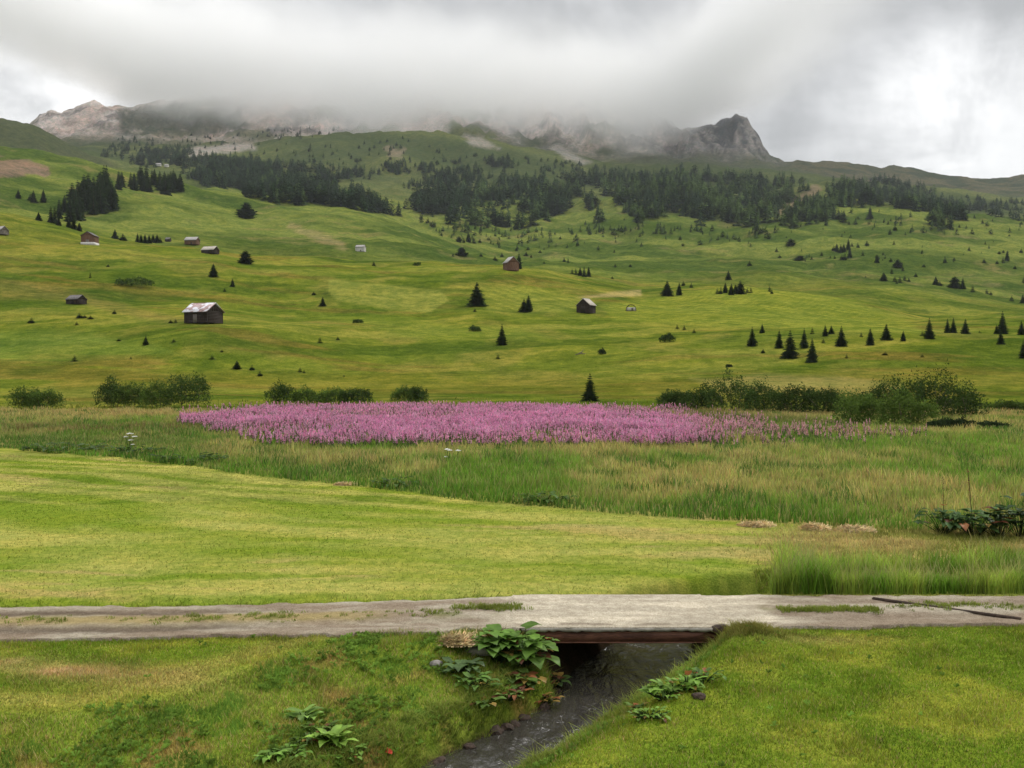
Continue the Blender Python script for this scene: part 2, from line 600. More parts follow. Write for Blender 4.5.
def flat_colour(x, y, z):
    """turf colours of the flat valley floor"""
    u, v = proj(x, np.maximum(y, 1), z)
    sh = x.shape
    c = np.zeros(sh + (3,))
    # mown field with raked swaths running nearly along x
    ph = y + x * 0.42 * sstep(y, 25, 44) + 1.6 * fbm(x * 0.04, y * 0.15, 3, 11)
    s = 0.5 + 0.5 * np.sin(ph * (2 * math.pi / 2.7)) * np.clip(0.6 + 0.9 * fbm(x * 0.03, y * 0.1, 2, 13), 0, 1)
    s = np.clip((s - 0.5) * 1.3 + 0.5 + fbm(x * 0.16, ph * 0.9, 5, 21, 0.6) * 1.3, 0, 1)
    c[:] = lerp3(G_MOWN, G_MOWN2, s)
    dry = sstep(fbm(x * 0.12, ph * 0.6, 5, 31, 0.6) + 0.25 * sstep(u, 480, 700) * sstep(y, 27, 31), 0.22, 0.50)
    c = lerp3(c, G_DRY * 1.1, dry * 0.65)
    # rough wet meadow behind
    ve = np.interp(u, VE_U, VE_V) + fbm(x * 0.3, y * 0.1, 3, 8) * 4
    m = sstep(ve - v, -1.5, 3)
    r = sstep(fbm(x * 0.12, y * 0.12, 4, 44), -0.35, 0.4)
    rough = lerp3((0.16, 0.20, 0.05), (0.34, 0.27, 0.12), r)
    c = lerp3(c, rough, m)
    # dry strip on the right
    m2 = sstep(u, 740, 860) * sstep(v, 524, 534) * sstep(575 - v, 0, 12)
    c = lerp3(c, G_DRY * 0.95, m2 * (0.55 + 0.4 * fbm(x, y, 3, 9)).clip(0, 1))
    # near banks
    nb = sstep(21.5 - y, 0, 0.6)
    k = sstep(fbm(x * 0.7, y * 0.7, 4, 61), -0.25, 0.45)
    bank = lerp3(G_BANK, (0.240, 0.270, 0.042), k)
    sd = poly_sd(x, y, STREAM)
    xc = np.interp(y, [12, 16.9, 20, 21, 24, 26], [-4, -0.3, 1.7, 2.2, 3.6, 5])
    rough_l = (x < xc) & (sd < 3.8)
    k2 = sstep(fbm(x * 1.3, y * 1.3, 4, 71), 0.0, 0.5)
    bl = lerp3((0.185, 0.250, 0.038), (0.32, 0.25, 0.085), k2)
    bank = np.where(rough_l[..., None], bl, bank)
    # light mown ride along the shoulder and trodden dry patch on the left
    ride = np.exp(-((sd - 4.35) / 0.45) ** 2) * (x < xc)
    bank = lerp3(bank, (0.31, 0.30, 0.080), ride * 0.95)
    dp = np.exp(-(((x + 8.0) / 2.2) ** 2 + ((y - 18.2 + 0.2 * (x + 8)) / 0.55) ** 2)) * (0.8 + 0.8 * fbm(x * 1.1, y * 2.5, 3, 81))
    bank = lerp3(bank, (0.40, 0.285, 0.15), np.clip(dp, 0, 1) * 0.95)
    dp2 = np.exp(-(((x - 6.2) / 1.4) ** 2 + ((y - 20.2) / 0.5) ** 2)) * 0.5
    bank = lerp3(bank, G_DRY, dp2)
    c = lerp3(c, bank, nb)
    soil = sstep(0.12 - sd, 0, 0.12)
    c = lerp3(c, G_SOIL * 0.35, soil)
    under = sstep(y, 20.9, 21.1) * sstep(24.3 - y, 0, 0.2) * sstep(1.0 - sd, 0, 0.3) * (x > 0) * (x < 5)  # shade below the deck painted in as darker soil
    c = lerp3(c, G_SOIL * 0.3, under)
    return c


def axis(segs):
    out = []
    for a, b, st in segs:
        out.append(np.arange(a, b, st))
    out.append([segs[-1][1]])
    return np.concatenate(out)


def grid_faces(nr, ncl):
    i = np.arange(nr - 1)[:, None] * ncl + np.arange(ncl - 1)[None, :]
    i = i.ravel()
    return np.stack([i, i + 1, i + ncl + 1, i + ncl], 1)


gx = axis([(-80, -30, 2.5), (-30, -12, 0.5), (-12, 13, 0.11), (13, 30, 0.5), (30, 80, 2.5)])
gy = axis([(-30, 6, 1.0), (6, 12.5, 0.3), (12.5, 28.5, 0.11), (28.5, 40, 0.4), (40, 40.6, 0.3)])
X, Y = np.meshgrid(gx, gy)
Z = hnear(X, Y)
Z = Z - 0.12 * (Y > 40.05)
near = link_mesh('ground', np.stack([X, Y, Z], -1), grid_faces(len(gy), len(gx)), [M['ground_near']], smooth=True, colors=flat_colour(X, Y, Z).reshape(-1, 3))
tag(near, kind='structure')

# ------------------------------------------------------------------ hills, valley floor and mountains
ROWS = [
    (100, [(0, 421)]),
    (116, [(0, 413.3)]),
    (140, [(0, 404), (250, 402), (512, 401), (700, 403), (1024, 404)]),
    (180, [(0, 376), (128, 378), (256, 384), (512, 386), (768, 377), (1024, 372)]),
    (235, [(-100, 332), (0, 334), (128, 330), (205, 325), (300, 340), (384, 348), (502, 348), (640, 348), (768, 341), (900, 334), (1024, 332)]),
    (300, [(-100, 288), (0, 290), (80, 297), (205, 305), (300, 314), (384, 316), (477, 313), (585, 318), (700, 318), (768, 316), (896, 322), (1024, 322)]),
    (400, [(-150, 225), (0, 236), (91, 246), (150, 251), (212, 256), (256, 264), (384, 270), (512, 273), (580, 284), (640, 296), (700, 292), (768, 292), (850, 300), (930, 316), (1024, 318)]),
    (470, [(-150, 200), (0, 212), (64, 226), (100, 239), (160, 245), (256, 257), (384, 261), (512, 264), (580, 276), (640, 289), (700, 287), (768, 290), (850, 298), (920, 310), (1024, 314)]),
    (560, [(-150, 206), (0, 217), (64, 229), (128, 245), (256, 260), (384, 263), (512, 268), (640, 285), (768, 288), (896, 291), (1024, 305)]),
    (630, [(-150, 203), (0, 213), (64, 223), (128, 236), (192, 243), (256, 248), (384, 256), (512, 266), (640, 276), (768, 274), (860, 278), (950, 287), (1024, 300)]),
    (700, [(-150, 192), (0, 203), (64, 212), (128, 224), (192, 232), (256, 236), (384, 246), (450, 258), (512, 264), (640, 272), (768, 273), (860, 277), (950, 284), (1024, 292)]),
    (850, [(-150, 165), (0, 172), (64, 184), (128, 196), (185, 205), (256, 216), (320, 214), (384, 226), (450, 246), (512, 258), (640, 261), (768, 259), (896, 257), (1024, 268)]),
    (1000, [(-150, 142), (0, 150), (64, 160), (128, 172), (185, 187), (256, 201), (320, 205), (350, 203), (384, 217), (420, 233), (512, 248), (640, 246), (768, 242), (896, 238), (1024, 246)]),
    (1100, [(-150, 148), (0, 157), (128, 180), (185, 196), (256, 209), (350, 211), (400, 228), (512, 237), (640, 234), (768, 230), (850, 224), (896, 222), (960, 222), (1024, 230)]),
    (1250, [(-150, 158), (0, 165), (128, 182), (256, 200), (350, 203), (450, 217), (512, 224), (640, 218), (768, 220), (870, 205), (960, 215), (1024, 222)]),
    (1400, [(-150, 145), (0, 150), (64, 162), (128, 180), (256, 192), (384, 197), (512, 208), (640, 203), (768, 207), (815, 196), (870, 208), (960, 219), (1024, 227)]),
    (1650, [(-150, 108), (0, 118), (30, 122), (60, 138), (110, 164), (160, 170), (256, 176), (384, 184), (512, 190), (640, 189), (768, 193), (815, 183), (850, 192), (900, 208), (1024, 224)]),
    (1900, [(-150, 135), (0, 140), (110, 160), (160, 161), (256, 160), (384, 163), (512, 170), (560, 173), (640, 177), (768, 180), (850, 190), (1024, 213)]),
    (2150, [(-150, 145), (0, 148), (110, 153), (200, 151), (256, 144), (330, 136), (380, 131), (430, 129), (500, 141), (560, 159), (600, 165), (700, 172), (768, 173), (850, 184), (960, 195), (1024, 204)]),
    (2400, [(-150, 148), (0, 148), (60, 145), (100, 143), (256, 150), (400, 143), (460, 140), (512, 145), (560, 157), (640, 163), (768, 167), (850, 183), (1024, 196)]),
    (2900, [(-150, 165), (10, 145), (28, 131), (38, 121), (46, 116), (56, 114), (64, 116), (80, 109), (95, 104), (112, 107), (130, 109), (170, 101), (256, 96), (384, 92), (512, 92),
            (590, 92), (640, 104), (675, 129), (692, 132), (700, 130), (706, 126), (714, 126), (720, 121), (728, 120), (735, 115), (741, 119), (746, 121), (751, 129), (757, 136), (762, 147), (769, 157), (785, 164), (800, 163), (830, 162), (865, 166), (880, 170), (892, 169), (915, 172), (960, 178), (990, 181), (1008, 180), (1024, 177), (1200, 168)]),
    (3400, [(-150, 200), (1024, 215)]),
    (4300, [(-150, 230), (1024, 240)]),
]
us = axis([(-900, -60, 15), (-60, 1084, 2), (1084, 1930, 15)])
nD = 640
Ds = np.concatenate([np.geomspace(40, 116, 110)[:-1], np.geomspace(116, 4300, nD)])
RD = np.log([r[0] for r in ROWS])
RV = []
for D_, kn in ROWS:
    kn = list(kn)
    vv = np.interp(us, [k[0] for k in kn], [k[1] for k in kn])
    if D_ == 2900:
        vv = vv + fbm(us / 6.0, us * 0 + 3.3, 3, 205) * 2.2 * ((us > 30) & (us < 770)) + np.abs(fbm(us / 2.6, us * 0 + 7.1, 2, 206)) * -1.6 * ((us > 40) & (us < 68))
    w = 1 if D_ >= 2900 else 9
    if w > 1:
        ker = np.hanning(2 * w + 3)[1:-1]
        ker /= ker.sum()
        vv = np.convolve(np.pad(vv, w, mode='edge'), ker, mode='valid')
    RV.append(vv)
RV = np.array(RV)


def pchip(xk, yk, xq):
    h = np.diff(xk)
    dl = np.diff(yk, axis=0) / h[:, None]
    n = len(xk)
    m = np.zeros_like(yk)
    for i in range(1, n - 1):
        a, b = dl[i - 1], dl[i]
        w1, w2 = 2 * h[i] + h[i - 1], h[i] + 2 * h[i - 1]
        ok = a * b > 0
        with np.errstate(divide='ignore', invalid='ignore'):
            m[i] = np.where(ok, (w1 + w2) / (w1 / a + w2 / b), 0)
    m[0], m[-1] = dl[0], dl[-1]
    i = np.clip(np.searchsorted(xk, xq) - 1, 0, n - 2)
    t = ((xq - xk[i]) / h[i])[:, None]
    hh = h[i][:, None]
    return (yk[i] * (1 + 2 * t) * (1 - t) ** 2 + hh * m[i] * t * (1 - t) ** 2 + yk[i + 1] * t * t * (3 - 2 * t) + hh * m[i + 1] * t * t * (t - 1))


VT = pchip(RD, RV, np.log(np.maximum(Ds, 100.0)))
UU, DD = np.meshgrid(us, Ds)
XX = (UU - 512) / F * DD
ZZ = H - (VT - VH) / F * DD
flat = DD < 100
ZZ[flat] = 0
# undulation growing with distance
far = sstep(DD, 118, 260)
ZZ += far * (fbm(XX / 55, DD / 90, 4, 101) * np.minimum(DD, 1500) * 0.0066 + fbm(XX / 16, DD / 26, 3, 131) * np.minimum(DD, 900) * 0.0020)
# terraces: soft diagonal folds across the near meadows
ZZ += far * sstep(900 - DD, 0, 300) * 1.7 * (ridged(XX / 70 + DD / 160, DD / 60, 3, 151) - 0.6)
ZZ += sstep(DD, 900, 1500) * sstep(2600 - DD, 0, 200) * fbm(XX / 120, DD / 150, 4, 161) * 14
ZZ += sstep(DD, 480, 700) * sstep(1700 - DD, 0, 300) * (ridged(XX / 170 + 3, DD / 130, 3, 171) - 0.62) * np.minimum(DD, 1200) * 0.016
rock = sstep(DD, 2350, 2600) * np.clip(sstep(UU, 20, 45) * (1 - sstep(UU, 765, 800)), 0, 1)
rg = ridged(XX / 210 + DD / 500, DD / 330, 5, 201)
rf = ridged(XX / 70, DD / 120, 4, 231)
cr = ridged(XX / 34, DD / 95, 3, 261)
ZZ += rock * ((rg - 0.62) * 70 * sstep(UU, 300, 600) + (rg - 0.62) * 28 + (rf - 0.6) * 34 + (cr - 0.6) * 26) * np.where(UU > 640, np.interp(DD, [2550, 2800], [1.0, 0.27]), np.interp(DD, [2700, 2860], [1.0, 0.3]))
gl_ = ridged(XX / 48 + fbm(DD / 120, XX / 200, 2, 207) * 0.8, DD / 700, 4, 208)
ZZ += rock * (gl_ - 0.6) * 42 * sstep(DD, 2450, 2600) * sstep(2895 - DD, 0, 120) * sstep(UU, 300, 620)
ZZ += (1 - rock) * sstep(DD, 2400, 2700) * fbm(XX / 120, DD / 200, 4, 241) * 9
VV = VH + (H - ZZ) / DD * F

# ---- colours
gslope = np.zeros_like(ZZ)
gz_d = np.gradient(ZZ, axis=0) / np.gradient(DD, axis=0)
gz_x = np.gradient(ZZ, axis=1) / np.gradient(XX, axis=1)
gslope = np.sqrt(gz_d ** 2 + gz_x ** 2)
C = flat_colour(XX, DD, ZZ)
n1 = sstep(fbm(XX / 45 + 0.2 * DD / 45, DD / 40, 5, 301), -0.35, 0.35)
n2 = sstep(fbm(XX / 14, DD / 30, 4, 311), -0.3, 0.45)
hill = lerp3(G_HILL, G_HILL2, n1 * 0.75)
hill = lerp3(hill, (0.25, 0.225, 0.062), np.clip(n2 - 0.5, 0, 1) * 0.9)
# hay-meadow swaths lying aslant, some mown and pale, some lush, some reddish with sorrel
sw = fbm((XX * 0.9 + DD * 0.5) / 85, (DD - XX * 0.35) / 16, 4, 305, 0.6)
hill = lerp3(hill, (0.225, 0.245, 0.048), sstep(sw, 0.10, 0.32) * 0.75)
hill = lerp3(hill, (0.070, 0.118, 0.015), sstep(-sw, 0.08, 0.32) * 0.80)
sw2 = fbm((XX - DD * 0.4) / 60, (DD + XX * 0.2) / 11, 4, 306, 0.6)
hill = lerp3(hill, (0.175, 0.140, 0.036), sstep(sw2, 0.18, 0.42) * 0.6)
farc = lerp3(np.array((0.066, 0.104, 0.022)), (0.165, 0.200, 0.050), sstep(fbm(XX / 110 + DD / 300, DD / 55, 5, 321, 0.6), -0.3, 0.3))
farc = lerp3(farc, (0.21, 0.185, 0.08), sstep(fbm(XX / 40, DD / 24, 5, 323, 0.65), 0.22, 0.5) * 0.6)
hill = lerp3(hill * (1.04, 0.98, 1.0), farc, sstep(DD, 420, 700))
C = lerp3(C, hill, sstep(DD, 117, 124))
# dark green strips laid over the slopes by stretched noise
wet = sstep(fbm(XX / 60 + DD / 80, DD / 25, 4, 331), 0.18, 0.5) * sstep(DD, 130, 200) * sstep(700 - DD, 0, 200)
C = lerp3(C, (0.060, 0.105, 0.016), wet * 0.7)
far2 = lerp3((0.060, 0.082, 0.030), (0.115, 0.135, 0.050), sstep(fbm(XX / 200, DD / 150, 5, 341), -0.3, 0.4))
C = lerp3(C, far2, sstep(DD, 1250, 1600))
# rock and scree
rk = lerp3((0.20, 0.185, 0.18), (0.56, 0.51, 0.48), sstep(fbm(XX / 38, ZZ / 22, 5, 351, 0.65), -0.3, 0.35))
rk = lerp3(rk, (0.46, 0.35, 0.30), sstep(fbm(XX / 150, ZZ / 90, 3, 361), 0.05, 0.4) * 0.45)
grassy = sstep(fbm(XX / 130, DD / 60, 5, 371), -0.05, 0.35)
rmask = rock * (1 - grassy * 0.75 * sstep(500 - UU, 0, 60) * sstep(UU, 120, 150) - 0.9 * sstep(640 - UU, 0, 40) * sstep(UU, 400, 460) * grassy * sstep(2750 - DD, 0, 100))
C = lerp3(C, rk, np.clip(rmask, 0, 1))
peak = sstep(UU, 640, 690) * sstep(DD, 2400, 2550) * (1 - sstep(UU, 775, 800))
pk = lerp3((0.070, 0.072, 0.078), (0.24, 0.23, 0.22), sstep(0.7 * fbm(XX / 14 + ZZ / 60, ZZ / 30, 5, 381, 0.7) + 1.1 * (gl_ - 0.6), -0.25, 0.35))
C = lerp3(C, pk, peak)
low = sstep(DD, 2250, 2350) * sstep(VV, 150, 158) * sstep(UU, 600, 640)
C = lerp3(C, (0.075, 0.085, 0.055), low * 0.85 * (0.6 + 0.4 * n1))
rr = sstep(DD, 2300, 2500) * sstep(UU, 775, 800)
C = lerp3(C, lerp3((0.045, 0.058, 0.034), (0.10, 0.095, 0.055), n1), rr)


def patch(poly, col, amt, soft=3.0, nz=4.0, drange=(0, 9999)):
    global C
    sd = poly_sd(UU, VV, poly) + fbm(XX / 18, DD / 22, 4, 401 + int(poly[0][0])) * nz
    m = sstep(-sd, -soft, soft) * (DD > drange[0]) * (DD < drange[1]) * amt
    C = lerp3(C, col, m)


DK = (0.045, 0.058, 0.030)
patch([(-400, 90), (0, 110), (60, 125), (120, 168), (80, 172), (0, 152), (-400, 140)], (0.062, 0.075, 0.034), 0.9, 5, 6, (1150, 1800))
patch([(-40, 162), (20, 160), (50, 168), (48, 176), (20, 180), (-40, 181)], (0.23, 0.155, 0.115), 0.85, 2, 6, (600, 1050))
patch([(120, 110), (180, 104), (245, 112), (250, 130), (200, 137), (120, 133)], (0.060, 0.070, 0.045), 0.85, 4, 8, (2100, 3000))
patch([(185, 150), (250, 143), (258, 150), (192, 157)], (0.36, 0.33, 0.30), 0.85, 2, 3, (1500, 2600))
patch([(330, 280), (345, 281), (440, 290), (448, 300), (430, 312), (400, 311), (335, 300), (328, 290)], (0.245, 0.262, 0.060), 0.8, 1.5, 1, (200, 500))
patch([(740, 285), (640, 300), (600, 306), (615, 320), (760, 328), (930, 334), (900, 318), (850, 300), (790, 290)], (0.215, 0.250, 0.040), 0.7, 3, 2, (200, 480))
patch([(480, 288), (520, 286), (600, 300), (560, 312), (490, 312)], (0.225, 0.250, 0.048), 0.7, 3, 2, (200, 480))
patch([(575, 297), (640, 290), (640, 295), (580, 299)], (0.38, 0.31, 0.15), 0.7, 1.5, 2, (200, 480))
patch([(290, 222), (330, 236), (352, 248), (345, 250), (310, 238), (288, 228)], (0.30, 0.24, 0.12), 0.6, 2, 3, (560, 1000))
patch([(345, 200), (358, 202), (362, 206), (348, 206)], (0.34, 0.24, 0.17), 0.8, 1.5, 2, (700, 1050))
patch([(770, 215), (815, 184), (822, 190), (800, 205), (785, 216)], (0.20, 0.155, 0.10), 0.8, 2, 2, (1200, 1750))
patch([(560, 147), (580, 158), (592, 163), (582, 165), (566, 160), (552, 150)], (0.36, 0.34, 0.32), 0.7, 2, 2, (2000, 3000))
patch([(385, 148), (405, 150), (402, 160), (388, 158)], (0.30, 0.23, 0.17), 0.5, 2, 4, (1700, 2300))
patch([(462, 134), (482, 138), (500, 150), (470, 146)], (0.34, 0.31, 0.28), 0.7, 2, 3, (1900, 3000))
patch([(0, 216), (90, 238), (120, 247), (0, 262)], (0.20, 0.20, 0.04), 0.45, 6, 6, (300, 500))
patch([(0, 280), (60, 288), (160, 314), (220, 326), (140, 318), (60, 300), (0, 300)], (0.22, 0.18, 0.06), 0.5, 3, 4, (180, 330))
patch([(-50, 330), (90, 333), (160, 345), (170, 352), (60, 362), (-50, 360)], (0.15, 0.215, 0.040), 0.6, 5, 4, (150, 260))
patch([(60, 368), (250, 372), (512, 378), (1100, 372), (1100, 392), (512, 392), (60, 390)], (0.165, 0.150, 0.026), 0.45, 6, 8, (130, 220))
patch([(690, 378), (840, 376), (905, 388), (860, 396), (720, 390)], (0.30, 0.26, 0.10), 0.6, 4, 6, (110, 240))
patch([(320, 316), (400, 318), (520, 330), (560, 342), (420, 338)], (0.16, 0.21, 0.03), 0.6, 3, 5, (150, 330))

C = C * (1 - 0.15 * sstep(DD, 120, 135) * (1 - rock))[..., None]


def mow_lines(poly, dx, dy, wl, amt, drange):
    global C
    m = sstep(-poly_sd(UU, VV, poly), 0, 3) * (DD > drange[0]) * (DD < drange[1])
    w_ = 0.5 + 0.5 * np.sin((XX * dx + DD * dy + 1.5 * fbm(XX / 30, DD / 30, 2, 391)) * 2 * math.pi / wl)
    C = C * (1 + (m * amt * (w_ ** 3 - 0.35))[..., None] * np.array((1.1, 0.8, 1.0)))


mow_lines([(330, 280), (345, 281), (440, 290), (448, 300), (430, 312), (400, 311), (335, 300)], 1, 0.02, 7.5, 0.10, (200, 500))
mow_lines([(740, 285), (640, 300), (600, 306), (615, 320), (760, 328), (930, 334), (900, 318), (790, 290)], 1, 0.9, 5.5, 0.40, (200, 480))
mow_lines([(480, 288), (520, 286), (600, 300), (560, 312), (490, 312)], 1, 0.5, 5, 0.3, (200, 480))
mow_lines([(60, 245), (260, 262), (400, 265), (300, 275), (60, 262)], 0.4, 1, 7, 0.2, (250, 500))
mow_lines([(-60, 262), (170, 300), (220, 320), (100, 310), (-60, 290)], 0.2, 1, 5, 0.25, (180, 420))

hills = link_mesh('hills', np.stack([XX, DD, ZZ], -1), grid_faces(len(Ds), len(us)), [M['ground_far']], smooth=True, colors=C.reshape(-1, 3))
tag(hills, kind='structure')


def hfar(x, y):
    x = np.asarray(x, float)
    y = np.asarray(y, float)
    u = 512 + F * x / y
    j = np.clip(np.searchsorted(us, u) - 1, 0, len(us) - 2)
    i = np.clip(np.searchsorted(Ds, y) - 1, 0, len(Ds) - 2)
    a = (u - us[j]) / (us[j + 1] - us[j])
    b = (y - Ds[i]) / (Ds[i + 1] - Ds[i])
    return (ZZ[i, j] * (1 - a) * (1 - b) + ZZ[i, j + 1] * a * (1 - b) + ZZ[i + 1, j] * (1 - a) * b + ZZ[i + 1, j + 1] * a * b)


def ground_z(x, y):
    return np.where(np.asarray(y) < 40, hnear(x, y), hfar(x, np.maximum(y, 40.0)))


VMIN = np.minimum.accumulate(VV, axis=0)


def place(u, v, dmin=0):
    """first point of the ground seen at a pixel"""
    j = int(np.clip(np.searchsorted(us, u), 0, len(us) - 1))
    prof = VV[:, j]
    run = np.minimum.accumulate(np.where(Ds >= dmin, prof, 1e9))
    k = int(np.argmax(run <= v))
    if run[k] > v:
        k = len(Ds) - 120
    D = float(Ds[k])
    if k > 0 and prof[k - 1] > v >= prof[k]:
        D = float(Ds[k - 1] + (Ds[k] - Ds[k - 1]) * (prof[k - 1] - v) / (prof[k - 1] - prof[k]))
    x = (u - 512) / F * D
    return x, D, float(hfar(x, D))


# ------------------------------------------------------------------ low cloud and haze
def build_cloud():
    m, t = new_mat('low cloud')
    tc = t.n('ShaderNodeTexCoord').outputs['Object']
    x, y, z = t.sep(tc)
    n1 = t.noise(tc, 0.0035, 6, 0.6, 0.6)
    n2 = t.noise(tc, 0.0012, 3, 0.5)
    # cloud base, in metres, as a function of x: lower in the middle, lifting over the right-hand peak
    fx = t.n('ShaderNodeFloatCurve')
    x01 = t.smooth(x, -1600, 1200, 0, 1)
    mr = fx  # unused default curve replaced below
    t.t.nodes.remove(fx)
    xr = t.n('ShaderNodeMapRange')
    t.link(x, xr.inputs['Value'])
    xr.inputs['From Min'].default_value = -1600
    xr.inputs['From Max'].default_value = 1200
    rp = t.n('ShaderNodeValToRGB')
    t.link(xr.outputs[0], rp.inputs['Fac'])
    e = rp.color_ramp.elements
    #      (u at 2700 m, cloud base above datum / 1500)
    pts = [(-1600, 930), (-1180, 800), (-1010, 690), (-780, 615), (-560, 585), (-300, 540), (-50, 545), (130, 530), (280, 525), (400, 565), (520, 640), (700, 760), (1100, 900)]
    while len(e) < len(pts):
        e.new(0.5)
    for i, (px, pz) in enumerate(pts):
        e[i].position = (px + 1600) / 2800
        g = pz / 1500
        e[i].color = (g, g, g, 1)
    rp.color_ramp.interpolation = 'B_SPLINE'
    base = t.math('MULTIPLY', t.sep(rp.outputs['Color'])[0], 1500)
    hh = t.math('SUBTRACT', z, base)
    hh = t.math('ADD', hh, t.math('MULTIPLY', t.math('SUBTRACT', n1, 0.5), 330))
    hh = t.math('ADD', hh, t.math('MULTIPLY', t.math('SUBTRACT', n2, 0.5), 120))
    dens = t.smooth(hh, -15, 130)
    # thin away at the borders of the bank
    for (v, a, b) in ((hh, 330, 130), (x, -1650, -1250), (x, 1050, 350), (y, 2180, 2420), (y, 3500, 3300)):
        dens = t.math('MULTIPLY', dens, t.smooth(v, min(a, b), max(a, b), 0 if a < b else 1, 1 if a < b else 0))
    dens = t.math('MULTIPLY', dens, 0.0115)
    pv = t.n('ShaderNodeVolumePrincipled')
    pv.inputs['Color'].default_value = (1.0, 1.0, 1.0, 1)
    pv.inputs['Anisotropy'].default_value = 0.0
    t.link(dens, pv.inputs['Density'])
    o = t.n('ShaderNodeOutputMaterial')
    t.link(pv.outputs[0], o.inputs['Volume'])
    mb = MB()
    mb.box((-225, 2850, 860), (3100, 1350, 860))
    c = mb.build('cloud', m)
    tag(c, 'low grey cloud bank hiding the mountain tops', 'cloud', kind='stuff')
    return c


build_cloud()


def build_haze():
    m, t = new_mat('valley haze')
    pv = t.n('ShaderNodeVolumePrincipled')
    pv.inputs['Color'].default_value = (0.86, 0.92, 1.0, 1)
    pv.inputs['Density'].default_value = 0.000042
    o = t.n('ShaderNodeOutputMaterial')
    t.link(pv.outputs[0], o.inputs['Volume'])
    mb = MB()
    mb.box((0, 2150, (ZZ.max() + 15 - 3.0) / 2), (13500, 4500, ZZ.max() + 15 + 3.0))
    c = mb.build('haze', m)
    tag(c, kind='stuff')


build_haze()

# ------------------------------------------------------------------ lane, bridge and stream
def build_road():
    m, t = new_mat('gravel lane')
    tc = t.n('ShaderNodeTexCoord').outputs['Object']
    att = t.n('ShaderNodeVertexColor', layer_name='Col').outputs['Color']
    n = t.noise(tc, 5.0, 6, 0.7)
    n2 = t.noise(tc, 38.0, 4, 0.8)
    c = t.mix(t.smooth(n, 0.35, 0.65), t.mix(1.0, att, (0.78, 0.76, 0.74), 'MULTIPLY'), att)
    c = t.mix(t.smooth(n2, 0.38, 0.62), t.mix(1.0, c, (0.62, 0.60, 0.58), 'MULTIPLY'), t.mix(1.0, c, (1.15, 1.15, 1.15), 'MULTIPLY'))
    b = t.n('ShaderNodeBsdfDiffuse')
    t.link(c, b.inputs['Color'])
    t.link(t.bump(t.math('ADD', n, n2), 0.8, 0.03), b.inputs['Normal'])
    t.link(b.outputs[0], t.n('ShaderNodeOutputMaterial').inputs['Surface'])
    xs = axis([(-80, -14, 1.0), (-14, 14, 0.06), (14, 80, 1.0)])
    ts = np.concatenate([[-0.012], np.linspace(0, 1, 49), [1.012]])
    a, b_ = road_y(xs)
    ondeck = (xs > 0.15) & (xs < 4.45)
    offd = np.clip(np.maximum(0.15 - xs, xs - 4.45) / 0.8, 0, 1)
    ja = fbm(xs * 2.1, xs * 0 + 3, 4, 501) * 0.20 * offd
    jb = fbm(xs * 2.3, xs * 0 + 9, 4, 511) * 0.20 * offd
    a = a + ja + 0.012 * ondeck
    b_ = b_ + jb
    T, XS = np.meshgrid(ts, xs)
    YS = a[:, None] * (1 - T) + b_[:, None] * T
    base = hnear(XS, YS)
    deck = sstep(XS, 0.0, 0.2) * sstep(4.6 - XS, 0, 0.2)
    camber = 0.03 * np.sin(T * math.pi)
    wheel = np.exp(-((T - 0.24) / 0.10) ** 2) + np.exp(-((T - 0.76) / 0.10) ** 2)
    zz = np.where(deck > 0.01, 0.0, np.maximum(base, -0.03)) * 1.0 + 0.05 + camber - 0.035 * wheel + fbm(XS * 2, YS * 4, 3, 521) * 0.015
    zz = np.where(deck > 0.5, 0.036 + 0.008 * fbm(XS * 3, YS * 3, 3, 523), zz)
    zz[:, 0] = np.where(ondeck, 0.02, zz[:, 0] - 0.35)
    zz[:, -1] -= 0.35
    YS[:, 0] = np.where(ondeck, YS[:, 1] - 0.002, YS[:, 0])
    pale = np.array((0.60, 0.54, 0.42))
    grey = np.array((0.31, 0.25, 0.185))
    dirt = np.array((0.36, 0.29, 0.14))
    k = sstep(fbm(XS * 0.6, YS * 2.5, 4, 531), -0.35, 0.4)
    c = lerp3(grey * 0.95, pale * 0.72, k)
    wetk = np.clip(wheel, 0, 1) * sstep(-4.5 - XS, 0, 3)
    c = lerp3(c, (0.13, 0.10, 0.075), np.clip(wetk * (1.1 + 0.5 * fbm(XS * 0.5, YS * 2, 3, 536)), 0, 1) * 0.85)
    c = lerp3(c, grey * 0.85, np.clip(wheel, 0, 1) * sstep(XS, 5.5, 7) * 0.8)
    mid = np.exp(-((T - 0.5) / 0.13) ** 2)
    c = lerp3(c, dirt, np.clip(mid * 1.3, 0, 1) * sstep(-XS, 2, 4))
    onp = sstep(XS + 0.25 * fbm(XS * 2, YS * 2, 3, 533), -0.9, 0.6) * sstep(6.4 - XS + 0.5 * fbm(XS * 2, YS * 2, 3, 534), 0, 0.9)
    k4 = sstep(fbm(XS * 0.9, YS * 6, 4, 535, 0.65), -0.2, 0.5)
    c = lerp3(c, lerp3(lerp3(pale * 0.80, pale * 1.12, k), pale * 0.78, k4 * 0.7), onp)
    rut = np.exp(-((T - 0.09) / 0.03) ** 2) * sstep(fbm(XS * 1.3, YS * 2, 3, 537), -0.2, 0.2)
    c = lerp3(c, grey * 0.8, rut * onp * 0.8)
    green = mid * sstep(fbm(XS * 0.7, YS * 1.2, 4, 541), 0.05, 0.3) * (1 - onp)
    c = lerp3(c, (0.15, 0.17, 0.04), green * 0.7)
    V = np.stack([XS, YS, zz], -1)
    o = link_mesh('road', V, grid_faces(len(xs), len(ts)), [m], smooth=True, colors=c.reshape(-1, 3))
    tag(o, kind='structure')


build_road()

